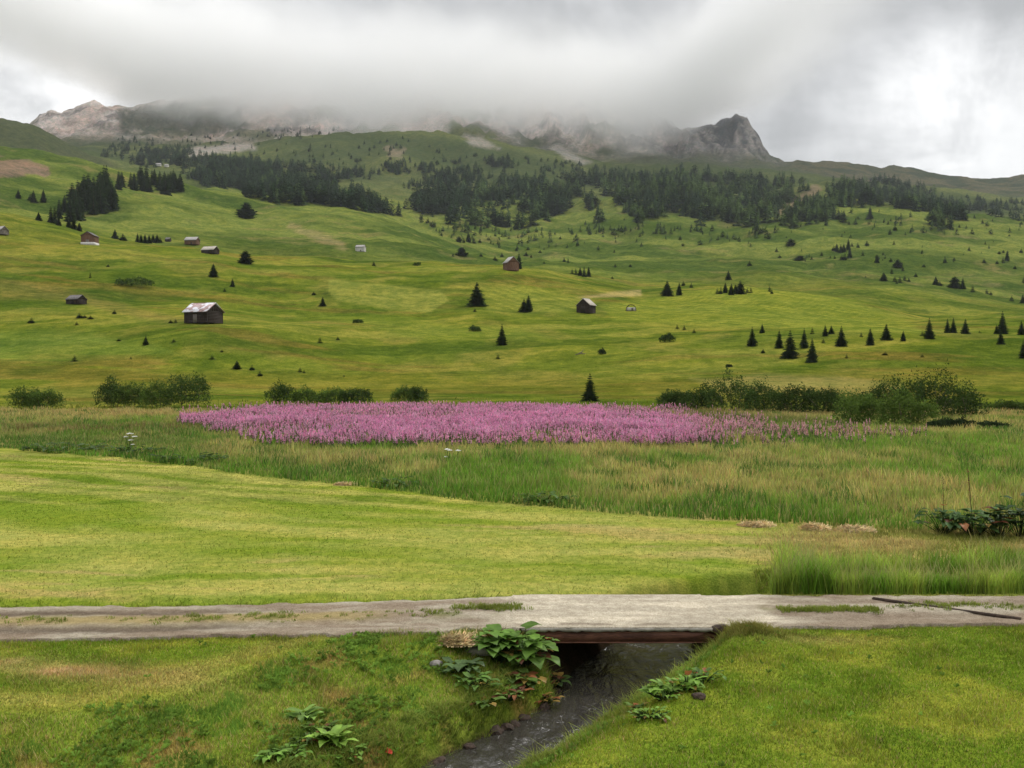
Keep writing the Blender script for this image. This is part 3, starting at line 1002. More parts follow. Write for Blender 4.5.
def drain():
    mb = MB()
    p, q = Vector((8.6, 23.75, 0.028)), Vector((11.15, 21.8, 0.028))
    d = (q - p)
    L = d.length
    rz = math.atan2(d.y, d.x)
    n = Vector((-d.y, d.x, 0)).normalized()
    c = (p + q) / 2
    for sgn in (-1, 1):
        mb.box(tuple(c + n * 0.035 * sgn), (L, 0.02, 0.07), 0, rz)
    mb.box((c.x, c.y, 0.03), (L, 0.048, 0.02), 0, rz)
    o = mb.build('drain_channel', M['stone_brown'])
    tag(o, 'narrow dark drain channel lying slantwise across the gravel lane', 'drain')


drain()
wp = np.array(STREAM)
wx = axis([(-60, -8, 4), (-8, 14, 0.35), (14, 60, 4)])
wy = np.arange(9.5, 29, 0.35)
WX, WY = np.meshgrid(wx, wy)
wf = grid_faces(len(wy), len(wx))
cx = WX.ravel()[wf].mean(1)
cy = WY.ravel()[wf].mean(1)
keep = poly_sd(cx, cy, STREAM) < 0.45
WZZ = np.full(WX.shape, WZ + 0.02) + fbm(WX * 2.2 + WY, WY * 1.5, 3, 551) * 0.018
stream = link_mesh('water', np.stack([WX, WY, WZZ], -1), wf[keep], [M['water']], smooth=True)
tag(stream, kind='structure')


def build_bridge():
    r = empty('bridge', (2.3, 22.6, 0))
    tag(r, 'small flat bridge with a pale deck and rusty steel girder over the stream', 'bridge')
    ox, oy = 2.3, 22.6

    def P(name, mb, mat):
        o = mb.build(name, mat, r)
        return o
    mb = MB()
    n = 44
    xs = np.linspace(0.2, 4.4, n)
    vs = []
    for i, x in enumerate(xs):
        e1 = 21.10 + 0.02 * random.uniform(-1, 1)
        zb = -0.05 + 0.018 * random.uniform(-1, 1)
        vs += [(x - ox, e1 - oy, 0.022), (x - ox, e1 - oy, zb), (x - ox, 24.12 - oy, zb), (x - ox, 24.12 - oy, 0.022)]
    fs = []
    for i in range(n - 1):
        for k in range(4):
            fs.append((i * 4 + k, i * 4 + (k + 1) % 4, (i + 1) * 4 + (k + 1) % 4, (i + 1) * 4 + k))
    fs += [(3, 2, 1, 0), tuple((n - 1) * 4 + k for k in range(4))]
    mb.add(vs, fs)
    P('deck', mb, M['concrete'])
    for y in (21.22, 22.5, 23.9):
        g = MB()
        wy_ = y - oy - (0.06 if y < 22 else 0)
        g.box((0, y - oy, -0.083), (4.1, 0.17, 0.022))
        g.box((0, wy_, -0.19), (4.1, 0.02, 0.19))
        g.box((0, y - oy, -0.297), (4.1, 0.18, 0.024))
        if y < 22:
            for bx in (-1.9, -1.2, -0.4, 0.5, 1.3, 1.9):
                g.tube([(bx, y - oy - 0.068, -0.2), (bx, y - oy - 0.082, -0.2)], [0.018, 0.018], 6)
        P('girder', g, M['rust'])
    for x in (0.42, 4.36):
        a = MB()
        for k in range(9):
            for zi in range(4):
                yy = 21.12 + k * 0.35 + (0.17 if zi % 2 else 0)
                a.box((x - ox + random.uniform(-.05, .05) + (0.2 if x > 4 else 0), yy - oy, -1.25 + zi * 0.29), (0.42, 0.34, 0.275), 0, random.uniform(-.12, .12), jit=0.03)
        P('abutment', a, M['stone_brown'])


build_bridge()


def rock_mesh(s, seed):
    r = np.random.default_rng(seed)
    import bmesh
    bm = bmesh.new()
    bmesh.ops.create_icosphere(bm, subdivisions=2, radius=1)
    for v in bm.verts:
        p = np.array(v.co)
        k = 1 + 0.35 * float(fbm(p[0] * 1.3 + seed, p[1] * 1.3 + p[2], 2, seed))
        v.co = Vector((p[0] * s[0], p[1] * s[1], p[2] * s[2])) * k
    me = bpy.data.meshes.new('stone')
    bm.to_mesh(me)
    bm.free()
    return me


def near_at(u, v, dz=0.0):
    """ground point of the near turf seen at a pixel"""
    D = np.linspace(12, 41, 2200)
    x = (u - 512) / F * D
    z = hnear(x, D)
    vv = VH + F * (H - z) / D
    k = int(np.argmax(vv <= v))
    return x[k], D[k], z[k] + dz


STONES = [(478, 655, (0.34, 0.16, 0.12), 'long pale grey stone lying in the bank under the dock leaves left of the bridge'),
          (436, 667, (0.13, 0.10, 0.09), 'small pale stone on the dry grass left of the leafy clump'),
          (537, 637, (0.20, 0.13, 0.09), 'brownish stone wedged against the left end of the bridge girder'),
          (722, 633, (0.26, 0.16, 0.12), 'pinkish brown stone at the right end of the bridge girder'),
          (700, 700, (0.12, 0.1, 0.07), 'small dark stone at the foot of the right stream bank')]
for i, (u, v, s, lb) in enumerate(STONES):
    x, y, z = near_at(u, v)
    me = rock_mesh(s, 40 + i)
    me.materials.append(M['stone_brown'] if i in (2, 3, 4) else M['stone'])
    o = bpy.data.objects.new('stone', me)
    COL.objects.link(o)
    o.location = (x, y, z + s[2] * 0.3)
    o.rotation_euler = (0, 0.05, random.uniform(-0.4, 0.4))
    tag(o, lb, 'stone', 'stones on the stream bank')


# ------------------------------------------------------------------ barns and huts
def roof_slab(mb, w, y0, y1, z0, z1, th, mi=0):
    """one pitch: from (y0,z0) eave to (y1,z1) ridge, width w along x"""
    n = 10
    xs = np.linspace(-w / 2, w / 2, n + 1)
    vs, fs = [], []
    for x in xs:
        j = random.uniform(-0.02, 0.02)
        vs += [(x, y0, z0 + j), (x, y1, z1 + j), (x, y1, z1 + th + j), (x, y0, z0 + th + j)]
    for i in range(n):
        for k in range(4):
            fs.append((i * 4 + k, i * 4 + (k + 1) % 4, (i + 1) * 4 + (k + 1) % 4, (i + 1) * 4 + k))
    fs += [(3, 2, 1, 0), tuple(n * 4 + k for k in range(4))]
    mb.add(vs, fs, mi)


def hut(u, v, w_px, wall_px, roof_px, depth, rz, wall, roof, label, door=None, window=False, base=None, ratio_l=None, dmin=0, name='barn', cat='barn', front_open=False):
    """ridge runs along local x; w_px is the length of the side facing the camera"""
    x, y, z = place(u, v, dmin)
    s = y / F
    L, hw, hr = w_px * s, wall_px * s, roof_px * s
    W = depth * s
    r = empty(name, (x, y, z - 0.1), rz)
    tag(r, label, cat, 'wooden huts scattered over the meadows')
    hw += 0.1
    # walls: vertical boards or stacked logs set slightly proud of one another
    mb = MB()
    nlog = max(4, int(hw / 0.35))
    for k in range(nlog):
        zz = (k + 0.5) * hw / nlog
        j = random.uniform(-0.015, 0.015)
        h1 = hw / nlog * 0.94
        mb.box((0, -W / 2, zz), (L + 0.25 + j, 0.16, h1), jit=0.01)
        mb.box((0, W / 2, zz), (L + 0.25 + j, 0.16, h1), jit=0.01)
        mb.box((-L / 2, 0, zz), (0.158, W + 0.24 + j, h1), jit=0.01)
        mb.box((L / 2, 0, zz), (0.158, W + 0.24 + j, h1), jit=0.01)
    mb.box((0, 0, hw / 2), (L - 0.17, W - 0.17, hw - 0.02))
    for sx in (-1, 1):                 # gable boards
        nb = 9
        for k in range(nb):
            y0 = -W / 2 + W * k / nb + 0.01
            y1 = -W / 2 + W * (k + 1) / nb - 0.01
            z0 = hw + hr * (1 - abs(y0) * 2 / W) - 0.03
            z1 = hw + hr * (1 - abs(y1) * 2 / W) - 0.03
            z0, z1 = max(z0, hw - .01), max(z1, hw - .01)
            xa, xb = sx * L / 2 - 0.04, sx * L / 2 + 0.04 + random.uniform(0, 0.02)
            zb = hw - 0.02
            mb.add([(xa, y0, zb), (xb, y0, zb), (xb, y1, zb), (xa, y1, zb), (xa, y0, z0), (xb, y0, z0), (xb, y1, z1), (xa, y1, z1)],
                   [(0, 3, 2, 1), (4, 5, 6, 7), (0, 1, 5, 4), (1, 2, 6, 5), (2, 3, 7, 6), (3, 0, 4, 7)])
    mb.build('wall', M[wall], r)
    mr = MB()
    ov = 0.09 * W
    th = 0.10
    zr = hw + hr
    k = hr / (W / 2)
    roof_slab(mr, L * 1.13, -W / 2 - ov, 0, hw - ov * k + 0.03, zr + 0.03, th)
    roof_slab(mr, L * 1.13, W / 2 + ov, 0.004, hw - ov * k + 0.03, zr + 0.028, th)
    mr.tube([(-L * 0.56, 0, zr + 0.1), (L * 0.56, 0, zr + 0.1)], [0.07, 0.07], 5)
    mr.build('roof', M[roof], r)
    if door:
        side, off, dw, dh, dm = door      # side: 'front' (long side) or 'gable_l', 'gable_r'
        d = MB()
        if side == 'front':
            for q in range(4):
                d.box((off * L + (q - 1.5) * dw / 4, -W / 2 - 0.11, dh / 2 + 0.08), (dw / 4 - 0.02, 0.05, dh), jit=0.004)
        else:
            sx = -1 if side == 'gable_l' else 1
            for q in range(4):
                d.box((sx * (L / 2 + 0.11), off * W + (q - 1.5) * dw / 4, dh / 2 + 0.08), (0.05, dw / 4 - 0.02, dh), jit=0.004)
        d.build('door', M[dm], r)
    if window:
        q = MB()
        q.box((-0.2 * L, -W / 2 - 0.09, hw * 0.55), (0.6, 0.05, 0.5))
        q.build('window', M['black_open'], r)
    if base:
        q = MB()
        q.box((0, 0, base / 2 - 0.3), (L + 0.45, W + 0.45, base + 0.6), jit=0.03)
        q.build('foundation', M['plaster'], r)
    return r


# the big barn: long side to the left of the camera, gable wall on the right
big = hut(204, 323, 27, 11.5, 8, 24, math.radians(-22), 'wood_dark', 'roof_pink', 'large dark wooden barn with a patched rusty and silver tin roof',
          ('front', -0.02, 1.1, 2.0, 'wood_grey'))
hut(77, 304, 15, 4.5, 4, 11, math.radians(-25), 'wood_dark', 'roof_dark', 'low grey-roofed hay hut half sunk into the left slope above the big barn',
    ('front', 0.1, 0.9, 0.9, 'black_open'))
hut(91, 245, 12, 8.5, 3.6, 12, math.radians(90), 'wood_brown', 'roof_dark', 'brown boarded hut standing gable-on upon a whitewashed stone base',
    ('gable_l', 0, 1.3, 1.8, 'wood_grey'), base=0.85)
hut(2, 235, 12, 4, 4, 9, math.radians(-30), 'wood_grey', 'roof_grey', 'light grey hut cut off by the left edge of the photo',
    ('front', 0, 0.9, 1.2, 'black_open'))
hut(193, 245, 11.5, 4.2, 3.2, 9, math.radians(-8), 'wood_brown', 'roof_grey', 'small reddish-brown hut with a grey roof, upper of the pair by the round tree',
    ('front', 0.1, 0.8, 1.0, 'black_open'))
hut(211, 254, 14, 3.6, 3.4, 9, math.radians(-20), 'wood_dark', 'roof_tan', 'low hut with a pale tan roof, lower of the pair by the round tree',
    ('front', 0.1, 0.8, 1.0, 'black_open'))
hut(169, 242, 4.2, 2.2, 1.8, 4, math.radians(-8), 'wood_dark', 'roof_dark', 'tiny dark shed just right of the row of small conifers')
hut(361, 252, 8.3, 4.2, 2.2, 6.5, math.radians(-12), 'plaster', 'roof_grey', 'small white hut alone at the foot of the green hill',
    ('front', 0.15, 0.8, 1.0, 'wood_grey'), name='hut', cat='hut')
hut(511, 271, 10, 8.0, 5.5, 12, math.radians(-62), 'wood_brown', 'roof_grey', 'reddish-brown tall barn with a light grey roof in the centre of the slope',
    ('gable_l', 0, 1.1, 1.6, 'wood_dark'))
hut(586, 313, 12.5, 8.0, 6.0, 14, math.radians(58), 'wood_dark', 'roof_tan', 'very dark barn seen gable-on with a pale tan roof',
    ('gable_l', 0, 1.3, 1.9, 'black_open'))
hut(160, 167, 4.5, 1.8, 1.2, 4, 0.1, 'plaster', 'roof_grey', 'left one of two tiny white cottages at the forest edge', dmin=1000, name='cottage', cat='cottage')
hut(168, 168, 3.4, 1.6, 1.2, 4, -0.1, 'plaster', 'roof_grey', 'right one of two tiny white cottages at the forest edge', dmin=1000, name='cottage', cat='cottage')


def arched_shelter():
    x, y, z = place(631, 311)
    s = y / F
    r = empty('field_shelter', (x, y, z - 0.05), math.radians(-8))
    tag(r, 'small white shelter with a dark rounded top on the pale meadow', 'shelter')
    W, Hh, L = 10 * s, 6.5 * s, 2.2
    mb = MB()
    n = 14
    arc = [(-W / 2 * math.cos(math.pi * k / n), 0.25 * Hh + 0.75 * Hh * math.sin(math.pi * k / n)) for k in range(n + 1)]
    vs, fs = [], []
    for (ax, az) in arc:
        for (dy, sc) in ((-L / 2, 1.0), (L / 2, 1.0), (L / 2, 0.93), (-L / 2, 0.93)):
            vs.append((ax * sc, dy, az * sc))
    for k in range(n):
        for q in range(4):
            fs.append((k * 4 + q, k * 4 + (q + 1) % 4, (k + 1) * 4 + (q + 1) % 4, (k + 1) * 4 + q))
    mb.add(vs, fs)
    for sx in (-1, 1):
        mb.box((sx * W * 0.485, 0, 0.13 * Hh), (0.08, L, 0.26 * Hh))
    mb.build('arched_roof', M['wood_dark'], r)
    q = MB()
    q.box((0, -L / 2 + 0.25, 0.28 * Hh), (W * 0.92, 0.10, 0.52 * Hh), jit=0.01)
    for sx in (-0.25, 0.05, 0.3):
        q.box((sx * W, -L / 2 + 0.17, 0.27 * Hh), (0.07, 0.05, 0.5 * Hh))
    q.build('front_wall', M['plaster'], r)
    q = MB()
    q.box((0.12 * W, -L / 2 + 0.165, 0.27 * Hh), (W * 0.22, 0.04, 0.42 * Hh))
    q.build('door', M['wood_grey'], r)


arched_shelter()


# ------------------------------------------------------------------ conifers
def conifer_mesh(seed, levels=17, per=11, width=0.24, low=False, kind='spruce', nseg=5):
    """unit-height conifer crown: drooping fronds of small triangles"""
    r = np.random.default_rng(seed)
    tri = []
    for k in range(levels):
        f = (k + r.uniform(-0.3, 0.3)) / levels
        z = 0.05 + 0.93 * max(f, 0)
        if kind == 'spruce':
            rad = width * (1 - f) ** 0.82 * r.uniform(0.82, 1.12)
        elif kind == 'larch':
            rad = width * 1.1 * (1 - f) ** 0.6 * r.uniform(0.65, 1.2)
        else:                                   # rounded stone pine
            rad = width * 1.35 * math.sqrt(max(0.0, 1 - (2 * f - 0.75) ** 2 / 1.7)) * (1 - f) ** 0.35 * r.uniform(0.7, 1.15)
        rad = max(rad, 0.012)
        npr = max(3, int(per * (0.35 + 0.65 * rad / width)))
        for b in range(npr):
            if r.random() < 0.07:
                continue
            a = 2 * math.pi * (b + r.uniform(-0.4, 0.4)) / npr
            rr = rad * r.uniform(0.72, 1.12)
            dz = -rr * r.uniform(0.15, 0.5) if kind != 'pine' else rr * r.uniform(-0.2, 0.4)
            d = np.array((math.cos(a), math.sin(a), 0))
            s = np.array((-math.sin(a), math.cos(a), 0))
            if low:
                w = rr * 0.55 + 0.01
                p0 = np.array((0, 0, z + 0.03))
                p1 = d * rr + np.array((0, 0, z + dz))
                tri.append((p0, p1 + s * w * 0.5, p1 - s * w * 0.5 + np.array((0, 0, -0.02))))
                tri.append((p0 + np.array((0, 0, -.03)), p1 * 0.8 + s * w * 0.6, p1 * 0.9 - np.array((0, 0, 0.05))))
                continue
            for q in range(nseg):
                t0 = (q + 0.1) / nseg
                c = d * rr * t0 + np.array((0, 0, z + dz * t0 ** 1.4 + 0.02))
                wl = (0.40 * rr * (1.15 - t0) + 0.014) * r.uniform(0.7, 1.3)
                tip = c + d * rr / nseg * 1.7 + np.array((0, 0, -0.012)) + r.normal(0, 0.004, 3)
                for sd in (-1, 1):
                    e = c + sd * s * wl + d * rr * 0.10 + np.array((0, 0, -wl * r.uniform(0.15, 0.9))) + r.normal(0, 0.004, 3)
                    tri.append((c - d * rr / nseg * 0.3, tip, e))
    # leader
    tri.append(((0.006, 0, 0.93), (-0.006, 0.004, 0.93), (0, 0, 1.0)))
    v = np.array(tri, float).reshape(-1, 3)
    return v


def mesh_from_tris(name, v, mats, colors=None):
    f = np.arange(len(v)).reshape(-1, 3)
    o = link_mesh(name, v, f, mats, colors=colors)
    me = o.data
    bpy.data.objects.remove(o)
    return me


def trunk_mesh(seed):
    mb = MB()
    mb.tube([(0, 0, -0.06), (0.002, 0, 0.02), (0.004, 0.002, 0.5), (0, 0, 0.93)], [0.022, 0.017, 0.010, 0.002], 6)
    o = mb.build('trunk', M['bark'])
    me = o.data
    bpy.data.objects.remove(o)
    return me


CROWN = {}
for kd, wds in (('spruce', (0.25, 0.22, 0.27, 0.235)), ('larch', (0.2, 0.24)), ('pine', (0.27, 0.3))):
    CROWN[kd] = [mesh_from_tris('crown', conifer_mesh(11 + i * 7 + len(kd), 27 if kd == 'spruce' else 20, 13, w * 1.1, kind=kd), [M['spruce']]) for i, w in enumerate(wds)]
CROWN_S = {}
for kd, wds in (('spruce', (0.26, 0.22, 0.3)), ('pine', (0.32, 0.3)), ('larch', (0.22, 0.2))):
    CROWN_S[kd] = [mesh_from_tris('crown', conifer_mesh(91 + i * 5, 13, 9, w * 1.1, kind=kd, nseg=3), [M['spruce']]) for i, w in enumerate(wds)]
TRUNK = trunk_mesh(1)


def tree(u, v, h, label, group, w=None, kind='spruce', dmin=0, jitter_d=0.0, cat='tree', name='spruce_tree'):
    x, y, z = place(u, v, dmin)
    if jitter_d:
        y += jitter_d
        x = (u - 512) / F * y
        z = float(hfar(x, y))
    hm = h * y / F
    wr = 1.0 if w is None else (w / h) / (0.46 if kind == 'spruce' else 0.52)
    rz = random.uniform(0, 6.28)
    e = empty(name, (x, y, z - 0.02 * hm), rz, (hm * wr, hm * wr, hm))
    c = bpy.data.objects.new('crown', random.choice(CROWN[kind] if h >= 9 else CROWN_S[kind]))
    t_ = bpy.data.objects.new('trunk', TRUNK)
    for q in (c, t_):
        COL.objects.link(q)
        q.parent = e
    tag(e, label, cat, group)
    return e


ORD = ['first', 'second', 'third', 'fourth', 'fifth', 'sixth', 'seventh', 'eighth', 'ninth', 'tenth', 'eleventh', 'twelfth', 'thirteenth', 'fourteenth',
       'fifteenth', 'sixteenth', 'seventeenth', 'eighteenth', 'nineteenth', 'twentieth', 'twenty-first', 'twenty-second', 'twenty-third', 'twenty-fourth',
       'twenty-fifth', 'twenty-sixth', 'twenty-seventh', 'twenty-eighth']


def series(items, what, where, group, **kw):
    """trees of one cluster, each told apart by its size and its place in the cluster"""
    items = sorted(items, key=lambda q: q[0])
    hs = sorted(q[2] for q in items)
    n = len(items)
    for i, q in enumerate(items):
        u, v, h = q[:3]
        w = q[3] if len(q) > 3 and q[3] else None
        kd = q[4] if len(q) > 4 else 'spruce'
        size = 'tall' if h >= hs[int(n * 0.67)] and h > hs[0] else ('small' if h <= hs[int(n * 0.33)] and h < hs[-1] else 'middling')
        if i == 0:
            o = 'leftmost'
        elif i == n - 1:
            o = 'rightmost'
        else:
            o = ORD[i] + ' from the left'
        tree(u, v, h, '%s %s, %s %s' % (size, what, o, where), group, w, kd, **kw)


# conspicuous single trees
for (u, v, h, w, kd, lb) in (
    (477, 306, 25, 17, 'spruce', 'broad dark spruce beside the pale mown patch on the middle slope'),
    (502, 345, 22, 12, 'spruce', 'slim spruce alone on the lower slope below the broad dark one'),
    (498, 359, 6, 5, 'spruce', 'tiny spruce seedling just below the slim lone spruce'),
    (524, 312, 14, 11, 'spruce', 'left half of the twin spruces left of the dark barn'),
    (528.5, 311, 17, 10, 'spruce', 'right, taller half of the twin spruces left of the dark barn'),
    (590, 401, 29, 17, 'spruce', 'lone spruce standing behind the pink flower field'),
    (667, 296, 16, 14, 'spruce', 'broad spruce on the crest of the pale meadow, bigger of two'),
    (679, 295, 13, 7, 'spruce', 'narrow spruce on the crest of the pale meadow, right of the broad one'),
    (519, 269, 17, 7, 'larch', 'tree rising right behind the reddish-brown barn'),
    (247, 219, 17, 12, 'pine', 'dark tree alone on the hillside right of the big grove'),
    (246, 264, 14, 11, 'pine', 'round dark tree right of the two low huts'),
    (214, 277, 14, 10, 'spruce', 'pointed spruce below the two low huts'),
    (233, 287, 9, 5, 'spruce', 'thin young spruce right of the pointed spruce below the huts'),
    (323, 306, 10, 7, 'spruce', 'little spruce in the hollow left of the striped mown patch'),
    (146, 345, 10, 7, 'spruce', 'little spruce on the slope left of the big barn'),
    (212, 324, 11, 5, 'spruce', 'narrow young spruce growing against the wall of the big barn'),
    (237, 369, 9, 9, 'spruce', 'squat young spruce below the big barn'),
    (320, 343, 7, 6, 'spruce', 'tiny spruce on the slope right of the big barn'),
    (921, 398, 20, 9, 'spruce', 'spruce tip rising out of the dark shrubs on the right'),
    (749, 266, 6, 4, 'spruce', 'tiny spruce alone above the clump on the crest'),
    (869, 219, 14, 6, 'spruce', 'tall thin conifer standing clear below the right-hand forest'),
    (20, 199, 10, 6, 'spruce', 'lone spruce left of the big grove'),
    (374, 266, 5, 5, 'spruce', 'tiny dark tree below the small white hut'),
    (260, 376, 6, 5, 'spruce', 'tiny spruce right of the squat one below the big barn'),
    (683, 184 + 3, 5, 5, 'spruce', 'tiny conifer above the crest spruces at the foot of the forest')):
    tree(u, v, h, lb, 'lone trees on the meadows', w, kd)

series([(752, 346, 20, 11), (762, 333, 10, 6), (763, 353, 5, 4), (779, 348, 19, 9), (790, 358, 29, 17), (804, 348, 21, 9.5), (812, 362, 25, 11), (812, 334, 8, 5),
        (823, 343, 6, 4), (825, 336, 12, 7), (831, 334, 9, 6), (841, 346, 21, 13), (861, 337, 6, 4), (870, 345, 18, 9), (886, 340, 17, 10), (892, 340, 4, 3),
        (903, 341, 11, 6), (929, 339, 22, 12), (922, 336, 6, 5), (947, 333, 15, 6), (953, 333, 16, 6.5), (965, 334, 16, 8), (979, 333, 3, 2.5)],
       'pointed spruce', 'in the long row across the right meadow', 'row of young spruces on the right meadow')
series([(996, 334, 10, 5), (1002, 334, 24, 12), (1000.5, 344, 14, 8), (1021, 335, 15, 8), (1023, 358, 19, 9)],
       'dark spruce', 'in the cluster at the right edge', 'spruces at the right edge of the meadow')
series([(717, 294, 7, 5), (720.5, 294, 8, 4), (725, 293, 11, 6), (731, 295, 12, 7), (740, 294, 14, 12, 'larch'), (735, 293, 9, 6), (747, 293, 6, 4), (750.5, 293, 7, 4), (728, 280, 10, 6)],
       'conifer', 'in the clump behind the pale crest', 'clump behind the pale crest')
series([(572, 274, 6, 4), (575.5, 275, 8, 4), (580, 276, 9, 5), (584, 277, 11, 6, 'larch'), (588.5, 277, 11, 5)],
       'greyish tree', 'in the clump above the dark barn', 'clump above the dark barn')
series([(35, 203, 13, 7), (45, 203, 14, 7), (40, 221, 9, 6), (55, 224, 8, 6), (70, 228, 11, 6), (75, 230, 12, 7), (80.5, 232, 9, 6), (32, 201, 8, 5), (60, 226, 10, 6)],
       'spruce', 'on the lower left fringe of the big grove', 'fringe of the big grove')
series([(116, 239, 10, 7), (124, 241, 8, 7)], 'bushy conifer', 'of two beside the brown boarded hut', 'pair beside the brown hut')
series([(138.5, 243, 10, 4.5), (142, 243, 9, 6), (146, 243.5, 10, 6), (150, 243.5, 9, 6), (154, 243, 9, 6), (158, 243, 9, 6), (161, 243, 7, 4)],
       'conifer', 'in the low row left of the tiny shed', 'low row of conifers beside the tiny shed')
series([(459, 243, 7, 4, 'pine'), (464, 243, 6, 3), (468.5, 243, 11, 6), (474, 243.5, 8, 5), (480, 243, 5, 3), (462, 256, 9, 9, 'pine'), (453, 257, 4, 3), (481, 257, 4, 3), (495, 261, 5, 4), (502, 257, 5, 3)],
       'dark tree', 'in the dip left of the reddish barn', 'trees in the dip left of the reddish barn')
series([(540, 253, 3, 3), (564, 262, 5, 3), (568, 263, 6, 3), (544, 264, 3, 3), (614, 253, 4, 3), (615, 267, 4, 3), (630, 267, 3, 3), (578, 246, 4, 3), (612, 279, 3, 3), (526, 256, 5, 5), (531, 258, 4, 3), (528, 250, 4, 4)],
       'speck-like conifer', 'on the slope between reddish barn and crest', 'tiny conifers on the middle slope')
series([(833, 251, 6, 4), (836, 252, 9, 5), (840, 253, 9, 5), (843, 252, 9, 5), (847.5, 250, 12, 5), (849, 258, 12, 5), (844, 260, 7, 5), (841, 260, 6, 4), (857, 248, 6, 3), (862, 256, 6, 3), (866, 246, 6, 4), (834, 259, 4, 2), (851, 247, 5, 3)],
       'dark conifer', 'in the upper clump on the right slope', 'upper clump on the right slope')
series([(776, 252, 5, 3), (779, 258, 3, 3), (790, 246, 8, 7, 'pine'), (799, 261, 6, 8, 'pine'), (811, 260, 5, 3), (821, 256, 5, 3), (825, 226, 7, 4), (848, 225, 5, 3), (887, 225, 5, 3), (889, 233, 5, 3), (894, 231, 8, 4),
        (893, 245, 5, 3)],
       'tiny conifer', 'scattered below the right-hand forest', 'tiny conifers below the right-hand forest')
series([(876, 263, 9, 5), (883, 281, 9, 8), (894, 282, 7, 5), (899, 283, 8, 5), (891, 274, 7, 4), (897, 268, 9, 6, 'pine'), (904, 281, 7, 4), (908, 282, 5, 3), (915, 277, 5, 3), (890, 262, 5, 3), (902, 271, 6, 3), (877, 260, 6, 3), (923, 267, 3, 3), (865, 278, 3, 2), (896, 284, 5, 3)],
       'conifer', 'in the middle clump of the right slope', 'middle clump of the right slope')
series([(935, 285, 9, 6), (939, 286, 6, 5), (954, 288, 12, 10, 'pine'), (962, 289, 12, 6), (972, 292, 8, 5), (986, 294, 6, 4), (990, 295, 4, 3), (1011, 301, 7, 4), (1022, 303, 9, 5)],
       'tree', 'along the slanting crest on the right', 'trees along the slanting crest on the right')
series([(944, 263, 8, 3), (953, 261, 4, 3), (968, 251, 5, 3), (983, 263, 5, 4), (996, 264, 4, 3), (1002, 263, 7, 4), (1006, 261, 11, 5), (998, 254, 3, 3), (1020, 253, 5, 3), (1023, 283, 7, 5), (1014, 269, 4, 3), (973, 219, 5, 3), (991, 222, 4, 2), (958, 228, 4, 3), (981, 224, 5, 3)],
       'speck-like conifer', 'scattered over the upper right slope', 'tiny conifers on the upper right slope')
series([(769, 292, 8, 4), (771.5, 294, 5, 3), (683, 286, 6, 4), (691, 288, 6, 4)],
       'small conifer', 'of four beside the crest clump', 'small conifers beside the crest clump')
series([(677, 329, 5, 4), (684, 330, 6, 4), (694, 333, 5, 4)], 'seedling spruce', 'of three below the pale meadow', 'seedlings below the pale meadow')
series([(32, 323, 6, 6), (80, 318, 6, 6), (85, 318, 4, 4), (91, 319, 4, 5), (77, 325, 4, 4), (75, 361, 7, 6), (131, 359, 3, 3), (174, 342, 4, 4), (176, 323, 5, 4), (171, 323, 4, 4), (115, 314, 5, 4), (91, 278, 7, 3), (212, 359, 5, 5), (222, 352, 3, 3), (252, 370, 6, 5), (119, 341, 3, 4), (300, 372, 6, 5), (304, 373, 4, 4),
        (338, 340, 4, 3), (314, 295, 4, 4), (225, 292, 4, 4), (109, 267, 3, 3), (475, 312, 4, 4), (763, 353, 4, 4), (846.5, 358, 5, 4), (885, 355, 4, 5), (922, 357, 4, 4), (344, 377, 3, 3)],
       'spruce seedling', 'among the specks on the near slopes', 'spruce seedlings on the near slopes')


# ------------------------------------------------------------------ groves and forest
def in_poly(poly, n, r, ycluster=True):
    xs = [p[0] for p in poly]
    ys = [p[1] for p in poly]
    out = []
    while len(out) < n:
        u = r.uniform(min(xs), max(xs), 400)
        v = r.uniform(min(ys), max(ys), 400)
        ok = poly_sd(u, v, poly) < 0
        out += list(zip(u[ok], v[ok]))
    return out[:n]


r0 = np.random.default_rng(77)
G1 = [(50, 222), (62, 212), (78, 204), (82, 196), (110, 192), (116, 206), (113, 212), (95, 216), (72, 226), (58, 228)]
for (u, v) in in_poly(G1, 40, r0):
    big_ = 1.0 if u > 68 else 0.62
    tree(u, v, r0.uniform(22, 31) * big_, 'tall dark conifer packed inside the big grove on the left slope', 'big grove on the left slope', None,
         'spruce' if r0.random() < 0.35 else 'larch')
G2 = [(117, 191), (118, 186), (150, 184), (183, 186), (184, 192), (165, 196), (150, 193), (130, 192)]
for (u, v) in in_poly(G2, 30, r0):
    tree(u, v, r0.uniform(15, 22) if u > 140 else r0.uniform(15, 19), 'dark conifer packed inside the second grove on the left ridge', 'second grove on the left ridge', None,
         'spruce' if r0.random() < 0.35 else 'larch')

